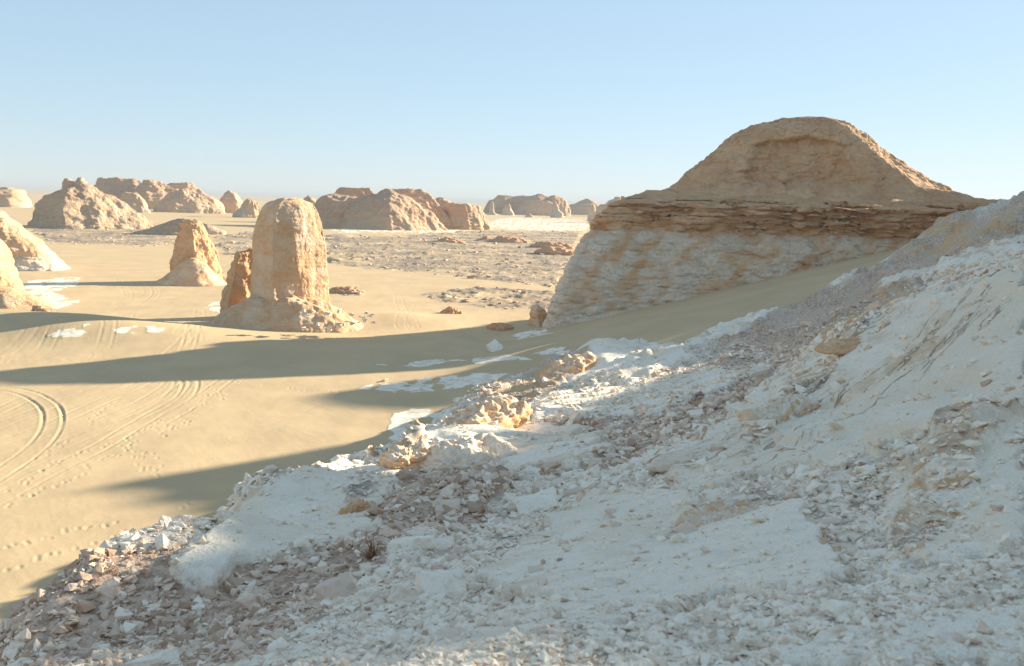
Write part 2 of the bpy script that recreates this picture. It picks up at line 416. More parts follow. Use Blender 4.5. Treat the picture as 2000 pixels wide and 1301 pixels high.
_lu = np.stack([np.arctan2(_HP[:, 0], _HP[:, 1]), 0.62 * np.log(np.hypot(_HP[:, 0], _HP[:, 1]) + 0.5)], 1)
def _phi(d2): return 0.5 * d2 * np.log(d2 + 1e-12)
_n = len(_lu); _K = np.zeros((_n + 3, _n + 3))
_K[:_n, :_n] = _phi(((_lu[:, None] - _lu[None]) ** 2).sum(-1)) + np.eye(_n) * 2e-4
_K[:_n, _n] = 1; _K[:_n, _n + 1:] = _lu; _K[_n:, :_n] = _K[:_n, _n:].T
_W = np.linalg.solve(_K, np.concatenate([_HP[:, 2], np.zeros(3)]))
# the crest of the hill, out of frame to the right (s across the light, t towards it)
_S = np.array([math.sin(SUN_AZ), math.cos(SUN_AZ)]); _TE = math.tan(SUN_EL)
_P = np.array([_S[1], -_S[0]])
_line = np.array([(104, 158), (100, 140), (94, 126), (86, 110), (77, 96), (68, 82), (59, 66), (49, 50), (43, 36), (39, 22), (36, 6), (34, -12), (34, -45)], float)
_ls, _lt = _line @ _P, _line @ _S; _o = np.argsort(_ls); _ls, _lt = _ls[_o], _lt[_o]
# how far its shadow reaches: (pixel on the sand), or (pixel, distance, slack) on the slope
_q = []
for a_, b_ in [(750, 752), (820, 770), (880, 790), (820, 830)]:
    g_ = np.array(on_z(a_, b_, 0.0)); _q.append((g_ @ _P, g_ @ _S))
for a_, b_, d_, k_ in [(1150, 790, 48, 2), (930, 862, 36, 3), (1200, 830, 28, -3), (610, 935, 25, 1.5), (500, 1000, 18, -6), (330, 1085, 14.2, -3.5), (100, 1200, 9, -2.5), (500, 1200, 6, -3.5)]:
    w_ = np.array(at(a_, b_, d_)); _q.append((w_[:2] @ _P, w_[:2] @ _S - w_[2] / _TE + k_))
_q = sorted(_q + [(-69, 36), (-66.8, 30), (-66, 14), (-65.4, 10), (-59.5, 10.7), (-53.7, 15.4), (-51.5, 18), (-50.4, 15), (-49.6, 11.4), (-47, 5), (-130, 110), (-105, 70), (4, -70), (60, -76)]); _cs = np.array([v[0] for v in _q]); _cq = np.array([v[1] for v in _q])
def hill_base(x, y):
    u, v = np.arctan2(x, y), 0.62 * np.log(np.hypot(x, y) + 0.5)
    z = _W[_n] + _W[_n + 1] * u + _W[_n + 2] * v
    for i in range(_n): z = z + _W[i] * _phi((u - _lu[i, 0]) ** 2 + (v - _lu[i, 1]) ** 2)
    s = x * _S[1] - y * _S[0]; t = x * _S[0] + y * _S[1]
    tr = np.interp(s, _ls, _lt); h = (tr - np.interp(s, _cs, _cq)) * _TE
    rid = h - 1.35 * np.maximum(tr - t, 0) - 0.6 * np.maximum(t - tr - 6, 0)
    rid = np.where((s < -99) | (s > 70), -5, rid)
    k = 1.5; d = z - rid
    return np.maximum(np.where(np.abs(d) < k, np.maximum(z, rid) + (k - np.abs(d)) ** 2 / (4 * k), np.maximum(z, rid)), -4)

PC = dict(chalk=[
  (1.0, [(335,1108),(420,1030),(520,962),(600,926),(720,910),(800,900),(832,930),(770,975),(700,1055),(640,1085),(560,1088),(450,1112),(395,1145)]),
  (1.0, [(775,870),(850,840),(950,838),(1080,846),(1190,856),(1150,900),(1050,930),(960,918),(880,905),(820,915)]),
  (0.9, [(1050,745),(1100,700),(1170,668),(1260,676),(1370,695),(1300,728),(1150,765)]),
  (1.0, [(1300,930),(1400,850),(1500,760),(1620,665),(1730,612),(1850,575),(2010,540),(2010,820),(1850,840),(1750,900),(1690,950),(1560,935),(1450,950),(1330,985)]),
  (1.0, [(940,1145),(1000,1080),(1150,985),(1300,985),(1420,1000),(1560,1005),(1605,1060),(1660,1135),(1560,1175),(1400,1165),(1280,1195),(1100,1172)]),
  (0.9, [(815,1310),(900,1230),(1020,1178),(1200,1170),(1310,1215),(1150,1240),(1010,1310)]),
  (0.9, [(1440,1310),(1600,1255),(1800,1232),(2010,1205),(2010,1310)]),
  (0.9, [(1720,1010),(1780,920),(1850,870),(2010,825),(2010,1085),(1800,1112),(1750,1085)]),
  (0.8, [(1030,790),(1200,760),(1420,725),(1500,720),(1380,780),(1200,830),(1040,835)]),
  (0.5,[(1180,690),(1300,660),(1420,632),(1520,600),(1500,625),(1350,668),(1230,700)]),
  (0.45, [(1590,560),(1680,520),(1700,530),(1620,570)]),
  (0.6, [(1700,560),(1850,520),(2010,470),(2010,500),(1850,550),(1720,585)]),
  (0.8, [(750,1090),(830,1040),(880,1050),(820,1090),(760,1120)]),
  ], ochre=[
  (1.0, [(875,862),(890,810),(950,755),(1010,738),(1075,700),(1160,682),(1130,735),(1040,795),(985,850),(920,868)]),
  (0.9, [(715,925),(755,880),(800,855),(832,880),(828,935),(790,925)]),
  (1.0, [(1605,695),(1625,655),(1720,648),(1680,682)]),
  (0.75,[(1470,850),(1540,760),(1640,700),(1640,730),(1540,840),(1440,920)]),
  (0.9, [(1690,585),(1720,568),(1830,562),(1815,580),(1730,602)]),
  (0.95,[(1755,490),(1830,432),(1920,425),(2010,400),(2010,470),(1850,505),(1780,525)]),
  (0.75, [(1735,1080),(1760,960),(1830,870),(1995,825),(1910,905),(1885,1000),(1800,1095)]),
  (0.8, [(670,1010),(690,960),(730,950),(725,990),(690,1020)]),
  (0.5, [(1310,1090),(1330,1000),(1420,970),(1510,975),(1480,1010),(1370,1040),(1340,1070)]),
  (0.6, [(690,1090),(720,1040),(760,1040),(760,1095),(710,1110)]),
  ], brown=[
  (0.9, [(-60,1240),(-60,1170),(290,1050),(345,1090),(450,1112),(560,1088),(640,1085),(700,1055),(770,975),(830,940),(1000,925),(1000,960),(900,1040),(780,1090),(700,1130),(500,1260),(300,1310),(-20,1310)]),
  (0.7, [(1100,790),(1300,740),(1500,690),(1600,640),(1560,720),(1460,800),(1330,870),(1180,920),(1060,950),(1030,930),(1200,860)]),
  (0.75,[(1380,690),(1500,620),(1620,560),(1760,490),(1880,430),(2010,380),(2010,450),(1850,540),(1690,620),(1560,680)]),
  (0.6, [(1740,540),(2010,480),(2010,530),(1850,570),(1700,620),(1620,640)]),
  (0.7, [(930,880),(1000,830),(1180,800),(1180,850),(1050,845)]),
  ], cream=[
  (1.0, [(1300,960),(1420,840),(1560,720),(1680,630),(2010,540),(2010,1090),(1760,1090),(1700,960),(1560,935),(1450,1000),(1150,1120),(1150,1000)]),
  (0.6, [(600,1080),(620,1000),(700,930),(830,905),(800,960),(690,1060)]),
  ], crack=[
  (1.0, [(1330,930),(1420,850),(1560,720),(1660,645),(1830,590),(1960,570),(1930,680),(1780,800),(1650,890),(1500,940),(1400,965)]),
  (0.25, [(940,1145),(1000,1080),(1150,985),(1250,1000),(1150,1130),(1000,1170)]),
  (0.12,[(335,1108),(520,962),(720,910),(800,900),(770,975),(640,1085)]),
  ])
HILL = {}
def build_hill():
    az = np.radians(np.concatenate([np.linspace(-180, -80, 12)[:-1], np.linspace(-80, -32.5, 28)[:-1], np.arange(-32.5, 32.5, 0.086),
                                    np.linspace(32.5, 70, 60)[:-1], np.linspace(70, 180, 14)]))
    r = np.concatenate([np.linspace(0.35, 2.2, 22)[:-1], np.geomspace(2.2, 42, 560)[:-1], np.geomspace(42, 185, 165)])
    R, A = np.meshgrid(r, az, indexing='ij'); X, Y = R * np.sin(A), R * np.cos(A)
    Z0 = hill_base(X, Y)
    px, py = project(X, Y, Z0); vis = Y > 0.5
    LR = np.log(R)
    w1 = fbm2(A * 22, LR * 14, 4, 30); w2 = fbm2(A * 22, LR * 14, 4, 31)
    m = {}
    for key, polys in PC.items():
        acc = np.zeros_like(X)
        for wgt, poly in polys: acc = np.maximum(acc, wgt * (inpoly(px + 26 * w1, py + 16 * w2, poly) & vis))
        for ax, n in ((0, 2), (1, 2)):                                 # feather
            for _ in range(n): acc = (np.roll(acc, 1, ax) + 2 * acc + np.roll(acc, -1, ax)) / 4
        m[key] = acc
    chalk, ochre, brown, crack = m['chalk'], m['ochre'], m['brown'], m['crack']
    hard = np.clip(chalk + 0.6 * ochre, 0, 1)
    scree = 1 - hard
    outf = 1 - vis * (np.abs(A) < 0.7)
    fine = R * 0.0055                                                  # mesh spacing
    Z = Z0 + 0.015 * np.clip(R, 0, 42) * (chalk - 0.4)
    # raised knobs and outcrops: (px, py, radius px, height as a share of the distance)
    for kx, ky, kr, kh in [(905, 872, 75, .020), (1000, 870, 60, .010), (800, 895, 40, .012), (1165, 690, 55, .014), (1080, 715, 35, .008), (940, 800, 50, .010), (1900, 870, 60, .015),
                           (1340, 1030, 30, .016), (1660, 668, 45, .014), (1540, 780, 60, .012), (1760, 580, 50, .010), (1100, 965, 60, .010), (680, 985, 40, .012), (1960, 1040, 60, .02), (1200, 1060, 90, .010), (1100, 1215, 110, .02), (1300, 920, 60, .008), (1870, 450, 60, .008), (1780, 500, 40, .006), (1960, 560, 60, .01)]:
        dq = np.sqrt(((px - kx) / kr) ** 2 + ((py - ky) / (kr * 0.62)) ** 2 + 1e-6) * (1 + 0.3 * w1)
        Z += vis * 0.42 * kh * R * sstep(1.35, 0.15, dq)
    # level beds: the slope breaks into ledges along its contours
    wv = 0.9 * fbm2(X / 5, Y / 5, 3, 40)
    for th, k, s in ((1.9, 0.55, 41), (0.62, 0.55, 42), (0.21, 0.5, 43)):
        b = (Z0 + 0.05 * X + wv * th) / th + 0.5 * fbm2(X / (th * 4), Y / (th * 4), 3, s)
        f = b - np.floor(b)
        g = sstep(0.0, 0.22, f) - f
        reg = sstep(-0.25, 0.3, fbm2(X / (th * 7), Y / (th * 7), 2, s + 5))
        Z += k * th * g * reg * (0.22 + 0.22 * ochre + 0.42 * brown * (1 - chalk) + 0.60 * sstep(45, 75, R)) * sstep(th * 1.2, th * 0.25, fine) * sstep(1.2, 4, R)
    # general relief, each octave only where the mesh can hold it
    for i, wl in enumerate((9.0, 4.2, 2.0, 0.95, 0.45, 0.21, 0.10, 0.05)):
        n = p2(X / wl + 3.7, Y / wl, 50 + i)
        amp = 0.055 * wl * (0.55 * hard + 1.0 * scree + 0.5 * ochre)
        if wl > 3: amp = amp * 0.6
        if wl < 1.5: amp = amp * 0.62
        Z += amp * n * sstep(wl * 0.7, wl * 0.25, fine) * sstep(0.6 * wl, 3 * wl, R + 1)
    # splits in the slab, running with the beds
    al = 0.65 * X + 0.76 * Y; ac = 0.76 * X - 0.65 * Y + 0.22 * fbm2(X / 2.5, Y / 2.5, 3, 60)
    n = p2(al / 2.6, ac / 0.34, 61); n2 = p2(al / 1.3, ac / 0.16, 62)
    ck = crack * (sstep(0.14, 0.03, np.abs(n)) * sstep(-0.25, 0.25, p2(X / 1.1, Y / 1.6, 63)) + 0.6 * sstep(0.16, 0.02, np.abs(n2)) * sstep(-0.2, 0.3, p2(X / 0.8, Y / 1.2, 64)))
    Z -= 0.0008 * np.clip(R, 3, 30) * ck
    # honeycomb pitting on the dark outcrops
    pit = np.maximum(p2(X / 0.12, Y / 0.16, 66) - 0.15, 0) * ochre * sstep(25, 8, R)
    Z -= 0.10 * pit
    ochre = np.clip(ochre + 0.12 * ck, 0, 1)
    chalk = np.clip(chalk - 0.05 * ck + 0.42 * scree * (1 - brown) * (1 - ochre), 0, 1)
    me = grid_mesh('hillside', np.stack([X, Y, Z], -1), dict(chalk=chalk, ochre=ochre, brown=brown * (1 - m['chalk']), cream=m['cream'], crack=crack))
    b = NB('chalk_hillside')
    lp = b.vmul((1, 1, 2.2))
    n1 = b.noise(0.5, 6, 0.62); n2 = b.noise(3.2, 6, 0.66, lp); n3 = b.noise(26, 4, 0.62); n0 = b.noise(0.16, 4, 0.6)
    vc = b.vor(9.0, None, 'Color'); sep = b.t.nodes.new('ShaderNodeSeparateColor'); b.l(vc, sep.inputs[0]); vv = sep.outputs[0]
    ch = b.mix(b.ramp(n2, 0.48, 0.76, 0, 0.6), CHALK, (0.74, 0.62, 0.48))
    ch = b.mix(b.ramp(n0, 0.48, 0.66, 0, 0.6), ch, (0.82, 0.68, 0.50))
    ch = b.mix(b.math('MULTIPLY', b.attr('cream'), b.ramp(n1, 0.30, 0.62)), ch, (0.90, 0.76, 0.58))
    gr = b.mix(vv, (0.44, 0.34, 0.25), (0.78, 0.68, 0.57))
    br = b.mix(vv, (0.44, 0.29, 0.20), (0.78, 0.60, 0.46))
    f = b.math('ADD', b.attr('brown'), b.math('MULTIPLY', b.math('SUBTRACT', n1, 0.5), 1.3))
    base = b.mix(b.ramp(f, 0.25, 0.75), gr, br)
    f = b.math('ADD', b.attr('chalk'), b.math('ADD', b.math('MULTIPLY', b.math('SUBTRACT', n1, 0.5), 0.9), b.math('MULTIPLY', b.math('SUBTRACT', n2, 0.5), 1.1)))
    base = b.mix(b.ramp(f, 0.34, 0.62), base, ch)
    bd = b.noise(1.0, 5, 0.65, b.vmul((0.22, 0.22, 1.7)), 0.4)                      # stained beds, nearly level
    base = b.mix(b.math('MULTIPLY', b.ramp(bd, 0.53, 0.64, 0, 0.75), b.ramp(n1, 0.35, 0.60)), base, b.mix(n2, (0.80, 0.56, 0.34), (0.62, 0.43, 0.29)))
    f = b.math('ADD', b.attr('ochre'), b.math('ADD', b.math('MULTIPLY', b.math('SUBTRACT', n2, 0.5), 2.2), b.math('MULTIPLY', b.math('SUBTRACT', n1, 0.5), 1.4)))
    pt0 = b.noise(5, 5, 0.7)
    oc = b.mix(b.ramp(n3, 0.35, 0.65), (0.68, 0.38, 0.16), (0.62, 0.44, 0.28))
    oc = b.mix(b.ramp(n1, 0.42, 0.60), oc, b.mix(b.ramp(pt0, 0.4, 0.6), (0.40, 0.31, 0.245), (0.72, 0.60, 0.47)))
    base = b.mix(b.ramp(f, 0.34, 0.92), base, oc)
    base = b.mix(b.ramp(n3, 0.55, 0.8, 0, 0.22), base, (0.50, 0.37, 0.26))
    sx = b.t.nodes.new('ShaderNodeSeparateXYZ'); b.l(b.pos, sx.inputs[0]); xx, yy = sx.outputs[0], sx.outputs[1]
    wob = b.noise(0.9, 3, 0.6)
    al_ = b.math('ADD', b.math('MULTIPLY', xx, 0.65), b.math('MULTIPLY', yy, 0.76)); ac_ = b.math('ADD', b.math('SUBTRACT', b.math('MULTIPLY', xx, 0.76), b.math('MULTIPLY', yy, 0.65)), b.math('MULTIPLY', wob, 0.22))
    cv = b.t.nodes.new('ShaderNodeCombineXYZ'); b.l(b.math('MULTIPLY', al_, 0.24), cv.inputs[0]); b.l(b.math('MULTIPLY', ac_, 1.9), cv.inputs[1])
    cn = b.noise(1.0, 5, 0.62, cv.outputs[0], 0.3); cd = b.math('ABSOLUTE', b.math('SUBTRACT', cn, 0.5))
    line = b.math('MULTIPLY', b.ramp(cd, 0.016, 0.003), b.math('MULTIPLY', b.ramp(b.noise(0.5, 4, 0.65), 0.42, 0.60), b.ramp(b.attr('crack'), 0.3, 0.8)))
    base = b.mix(b.math('MULTIPLY', line, 0.75), base, (0.40, 0.24, 0.13))
    pt = b.noise(11, 5, 0.7); base = b.mix(b.ramp(pt, 0.62, 0.72, 0, 0.40), base, (0.46, 0.33, 0.22))
    b.color(base)
    h = b.bump(n2, 0.14, 0.8); h = b.bump(n3, 0.02, 0.8, h); h = b.bump(b.math('MULTIPLY', line, -1.0), 0.05, 1.0, h)
    o = link_mesh('hillside', me, b.m); tag(o, kind='structure', label='stony chalk hillside of white slabs and brown scree in front')
    Zp = Z; px, py = project(X, Y, Zp)
    dx = np.stack([np.gradient(X, axis=0), np.gradient(Y, axis=0), np.gradient(Zp, axis=0)], -1)
    dy = np.stack([np.gradient(X, axis=1), np.gradient(Y, axis=1), np.gradient(Zp, axis=1)], -1)
    N = np.cross(dy, dx); N /= np.linalg.norm(N, axis=-1)[..., None] + 1e-12; N *= np.sign(N[..., 2:3])
    # seen from the eye? running maximum of the slope along each spoke
    sl = (Zp - EYE) / R; seen = sl >= np.maximum.accumulate(sl, 0) - 0.004
    HILL.update(X=X, Y=Y, Z=Zp, N=N, R=R, A=A, px=px, py=py, scree=scree, brown=brown, chalk=m['chalk'], ochre=m['ochre'], seen=seen & vis, r=r, az=az)
build_hill()

# ------------------------------------------------------------------ rock towers, buttes and mesas
def butte_part(name, rows, parent, origin, mat, nth=200, nz=90, shape=2.4, corner=None, poly=None, rise=0.6, seed=0,
               strata=(0.25, 0.9), flute=(0.3, 3.0), rough=(0.35, 3.5), attr=None, carve=None, caprings=14, octaves=5, gain=0.52, crag=(0.0, 2.5)):
    """rows: (z, x_left, x_right, y_front, y_back) from the foot to the top"""
    rows = sorted(rows); A = np.array(rows, float)
    L = np.concatenate([[0], np.cumsum(np.hypot(np.diff(A[:, 0]), np.abs(np.diff(A[:, 1])) + 0.3 * np.abs(np.diff(A[:, 3]))) + 1e-6)])
    q = np.linspace(0, L[-1], nz)
    def itp(c):                                                       # monotone cubic
        y = A[:, c]; d = np.diff(y) / np.diff(L); m = np.zeros_like(y)
        m[1:-1] = np.where(d[1:] * d[:-1] > 0, 2 * d[1:] * d[:-1] / (d[1:] + d[:-1] + 1e-12), 0); m[0], m[-1] = d[0], d[-1]
        i = np.clip(np.searchsorted(L, q) - 1, 0, len(L) - 2); h = L[i + 1] - L[i]; t = (q - L[i]) / h
        return (2*t**3-3*t**2+1)*y[i] + (t**3-2*t**2+t)*h*m[i] + (-2*t**3+3*t**2)*y[i+1] + (t**3-t**2)*h*m[i+1]
    z, xl, xr, yf, yb = (itp(c) for c in range(5))
    k = np.cos(np.linspace(0, math.pi / 2, caprings + 1)[1:]); k[-1] = 0.0
    def cap(lo, hi): c, w = (lo[-1] + hi[-1]) / 2, (hi[-1] - lo[-1]) / 2; return np.concatenate([lo, c - w * k]), np.concatenate([hi, c + w * k])
    xl, xr = cap(xl, xr); yf, yb = cap(yf, yb)
    z = np.concatenate([z, z[-1] + rise * np.sqrt(1 - k * k)])
    th = np.linspace(0, 2 * math.pi, nth, endpoint=False)
    th = th + 0.45 * np.sin(2 * th) * 0 + 0.28 * np.cos(th)           # more columns on the near side
    c, s = np.cos(th), np.sin(th)
    if poly is not None:
        V = np.array(poly, float); an = np.arctan2(V[:, 1], V[:, 0]) % (2 * math.pi); o_ = np.argsort(an); V, an = V[o_], an[o_]
        i = (np.searchsorted(an, th % (2 * math.pi)) - 1) % len(V); A0, B0 = V[i], V[(i + 1) % len(V)]; E0 = B0 - A0
        rad = (A0[:, 0] * E0[:, 1] - A0[:, 1] * E0[:, 0]) / (c * E0[:, 1] - s * E0[:, 0])
        for _ in range(14): rad = (np.roll(rad, 1) + 2 * rad + np.roll(rad, -1)) / 4
        ux, uy = c * rad, s * rad
        ux = (ux - ux.min()) / (ux.max() - ux.min()) * 2 - 1; uy = (uy - uy.min()) / (uy.max() - uy.min()) * 2 - 1
    elif corner is None:
        e = 2.0 / shape; ux, uy = np.sign(c) * np.abs(c) ** e, np.sign(s) * np.abs(s) ** e
    else:                                                             # prism with given corner angles (degrees), rounded
        cn = np.array([(math.cos(math.radians(a)), math.sin(math.radians(a))) for a in corner])
        rad = np.full(th.shape, 9.0)
        for i in range(len(cn)):
            p, w = cn[i], cn[(i + 1) % len(cn)]; nrm = np.array([w[1] - p[1], p[0] - w[0]]); nrm /= np.linalg.norm(nrm); dd = p @ nrm
            den = c * nrm[0] + s * nrm[1]; rad = np.minimum(rad, np.where(den > 1e-3, dd / np.maximum(den, 1e-3), 9))
        rad = 0.8 * rad + 0.2; ux, uy = c * rad, s * rad
        ux = (ux - ux.min()) / (ux.max() - ux.min()) * 2 - 1; uy = (uy - uy.min()) / (uy.max() - uy.min()) * 2 - 1
    X = (xl + xr)[:, None] / 2 + ((xr - xl) / 2)[:, None] * ux[None]; Y = (yf + yb)[:, None] / 2 + ((yb - yf) / 2)[:, None] * uy[None]
    Z = np.repeat(z[:, None], nth, 1)
    if carve: X, Y, Z = carve(X, Y, Z)
    def normals():
        P = np.stack([X, Y, Z], -1)
        a = np.roll(P, -1, 1) - np.roll(P, 1, 1); b = np.gradient(P, axis=0)
        N = np.cross(a, b); return N / (np.linalg.norm(N, axis=-1)[..., None] + 1e-9)
    N = normals()
    D = rough[0] * fbm3(X / rough[1], Y / rough[1], Z / rough[1], octaves, seed, gain)
    if flute[0]: D = D + flute[0] * fbm3(X / flute[1], Y / flute[1], Z / (flute[1] * 5), 3, seed + 3)
    if strata[0]:
        wz = Z + 0.6 * strata[1] * p3(X / (strata[1] * 9), Y / (strata[1] * 9), Z / (strata[1] * 9), seed + 8)
        lay = p3(X / (strata[1] * 14), Y / (strata[1] * 14), wz / strata[1], seed + 4) + 0.5 * p3(X / (strata[1] * 7), Y / (strata[1] * 7), wz / (strata[1] * 0.42), seed + 5)
        D = D + strata[0] * lay
    if crag[0]:
        for w_, a_ in ((crag[1], 1.0), (crag[1] * 0.4, 0.45)):
            rn = p3(X / w_, Y / w_, Z / (w_ * 0.8), seed + 21) + 0.35 * p3(X / w_ * 2.3, Y / w_ * 2.3, Z / w_ * 2.3, seed + 22)
            D = D - crag[0] * a_ * sstep(0.13, 0.0, np.abs(rn))
    fall = np.minimum(1, np.concatenate([np.ones(nz), k])[:, None] * 1.0 + 0.25)
    X = X + N[..., 0] * D * fall; Y = Y + N[..., 1] * D * fall; Z = Z + N[..., 2] * D * fall * 0.7
    P = np.stack([X, Y, Z], -1); P[-1] = P[-1].mean(0)
    zr = (Z - A[0, 0]) / (A[-1, 0] - A[0, 0])
    at_ = attr(X, Y, Z, zr) if attr else dict(chalk=0 * X, ochre=0 * X, brown=0 * X)
    me = grid_mesh(name, P, at_, wrap=True, origin=origin)
    return link_mesh(name, me, mat, parent, origin)

def px_rows(rows, d, depth, foot=None, lean=0.0):
    """(py, px_left, px_right) measured at distance d -> world rows; depth = half depth / half width"""
    out = []
    for py, a, b in rows:
        xl, _, z = at(a, py, d); xr = at(b, py, d)[0]; z = at((a + b) / 2, py, d)[2]
        hd = (xr - xl) / 2 * depth; out.append([float(z), float(xl), float(xr), d - hd + lean * z, d + hd + lean * z])
    out.sort()
    if foot is not None:
        f = list(out[0]); g = (f[0] - foot) * 0.15; out.insert(0, [foot, f[1] - g, f[2] + g, f[3] - g, f[4] + g])
    return out
def lin(v, lo, hi): return np.clip((v - lo) / (hi - lo), 0, 1)

# -- the great domed butte on the right
root = empty('domed_butte', (58, 182, 0)); OR = np.array((58, 182, 0.0))
tag(root, 'large domed butte with white cliff and brown top, right of the sand ramp', 'butte')
def at_cliff(X, Y, Z, zr):
    n = fbm3(X / 9, Y / 9, Z / 5, 3, 200)
    diag = fbm3((X - 0.8 * Z) / 2.2, Y / 4, (Z + 0.5 * X) / 14, 4, 205)                  # leaning streaks
    band = sstep(15.5, 18.5, Z - 0.00 * X + 1.2 * n)
    right = lin(X, 28, 60)
    blot = fbm3(X / 3.0, Y / 3.0, Z / 3.0, 4, 209)
    ch = np.clip(0.66 + 0.50 * diag + 0.45 * blot + 0.3 * fbm3((X - 0.8 * Z) / 0.9, Y / 2, (Z + 0.5 * X) / 7, 3, 211) + 0.2 * n - 0.9 * band - 0.22 * right * sstep(4, 12, Z) + 0.25 * sstep(7, 1, Z), 0, 1)
    br = np.clip(band * (0.34 + 0.6 * fbm3(X / 6, Y / 6, Z / 0.8, 3, 207)) + 0.3 * right * sstep(9, 14, Z), 0, 1)
    oc = np.clip(0.22 + 0.40 * blot + 0.30 * band * fbm3(X / 9, Y / 9, Z / 0.5, 3, 208) + 0.25 * sstep(20.0, 20.8, Z) - 0.3 * n, 0, 0.8)
    return dict(chalk=ch, ochre=oc, brown=br)
def carve_cliff(X, Y, Z):
    bd = sstep(15.8, 17.2, Z) * sstep(22.3, 21.2, Z)
    wz = Z + 0.35 * fbm2(X / 9, Y / 9, 3, 240)
    f = (wz / 1.25) % 1.0; lay = 0.75 * (sstep(0, 0.12, f) * sstep(1.0, 0.75, f)) * (0.5 + sstep(-.3, .3, fbm3(X / 4, Y / 4, Z / 1.2, 2, 241))) + 0.25 * ((wz / 0.42) % 1.0)
    f2 = ((wz + 0.12 * X) / 4.6 + 0.25) % 1.0; low = (1 - bd) * 0.16 * (0.5 + 0.5 * sstep(-.2, .3, fbm2(X / 8, Z / 3, 2, 243))) * sstep(0, .06, f2) * sstep(1, .6, f2)
    dx, dy = X - 62, (Y - 182) * 1.6; r_ = np.hypot(dx, dy) + 1e-6; k = bd * lay + low
    return X + dx / r_ * k, Y + dy / r_ * k, Z
cl = [(-3, 3.2, 116, 140.5, 226), (0, 5.0, 115, 142.6, 224), (4, 6.4, 114, 143.6, 222), (9, 8.3, 112, 145.0, 220), (14, 10.6, 110, 146.4, 218), (16.9, 13.4, 109, 148.2, 217),
      (17.7, 13.9, 108, 147.6, 216), (20.6, 16.2, 107, 147.9, 215), (21.4, 18.2, 106, 150.4, 213), (22.4, 22.0, 104, 153.5, 210)]
butte_part('cliff', cl, root, OR, M_ROCK, nth=760, nz=230, poly=[(-1, -.95), (-.8, -1), (.6, -1), (1, -.6), (1, .6), (.5, 1), (.12, .6), (-.3, -.12), (-.62, -.46)], rise=0.6, seed=11, strata=(0.13, 1.1), flute=(0.5, 6.0), rough=(0.75, 7.0), attr=at_cliff, carve=carve_cliff, caprings=40, octaves=7, gain=0.6, crag=(0.35, 3.2))
def at_dome(X, Y, Z, zr):
    n = fbm3(X / 7, Y / 7, Z / 7, 3, 220)
    scarp = sstep(24.3, 25.4, Z) * sstep(33.2, 32.0, Z + 0.08 * np.abs(X - 50)) * sstep(38, 40.5, X) * sstep(61, 57.5, X) * (Y < 165)
    st = fbm3(X / 9, Y / 9, Z / 0.7, 3, 221)
    return dict(chalk=np.clip(0.06 + 0.22 * st * sstep(30, 24, Z) + 0.12 * scarp, 0, 1), brown=np.clip(0.36 - 0.50 * scarp + 0.55 * n + 0.12 * st, 0, 1),
                ochre=np.clip(0.28 + 0.25 * n + 0.22 * scarp, 0, 0.8))
def carve_dome(X, Y, Z):
    m = sstep(23.6, 25.2, Z + 1.1 * fbm2(X / 4, Z * 0, 3, 230)) * sstep(33.3, 32.2, Z + 0.16 * np.abs(X - 50) + 0.6 * fbm2(X / 3, X * 0, 3, 231)) * sstep(37.5, 41.5, X - 0.35 * (Z - 25) + 2.2 * fbm2(Z / 2.5, X * 0, 3, 233)) * sstep(61.5, 56, X + 0.3 * (Z - 25))
    yc = 160.0 + 0.19 * (Z - 25) + 0.9 * fbm2(X / 4.5, Z / 6, 3, 232)
    return X, np.where((Y < yc) & (Y < 166), Y + (yc - Y) * m, Y), Z
dm = [(20.4, 18, 100, 149.2, 186), (21.8, 22.5, 92, 152, 180), (23.2, 26.0, 81.5, 154.4, 176), (26.4, 29.8, 73.0, 156.8, 173), (31.2, 35.4, 65.2, 159.4, 170.5), (33.9, 39.0, 61.8, 160.9, 169.3), (35.2, 42.4, 59.2, 162.0, 168), (35.8, 44.6, 57.8, 162.8, 167.4)]
butte_part('dome', dm, root, OR, M_ROCK, nth=620, nz=170, poly=[(-1, -.6), (-.6, -.9), (0, -1), (.7, -.85), (1, -.2), (.9, .45), (.35, 1), (-.1, .8), (-.6, .1)], rise=0.95, seed=23, strata=(0.05, 0.9), flute=(0.25, 5.0), rough=(0.45, 4.5), attr=at_dome, carve=carve_dome, octaves=7, gain=0.58, crag=(0.22, 2.2))

# -- a neighbour just outside the frame: its shadow fills the sand ramp
nb = butte_part('hill', [(-2, 104.5, 146, 167, 190), (28, 105.5, 145, 169, 189), (42, 107, 143, 172, 186), (45, 109, 140, 174, 184)], None, np.array((124, 178, 0.0)), M_ROCK, nth=100, nz=50, rise=1.0, seed=29, flute=(0.1, 3), rough=(0.2, 3.5), attr=at_cliff)
tag(nb, 'steep hill beyond the right edge, behind the stony slope', kind='structure')

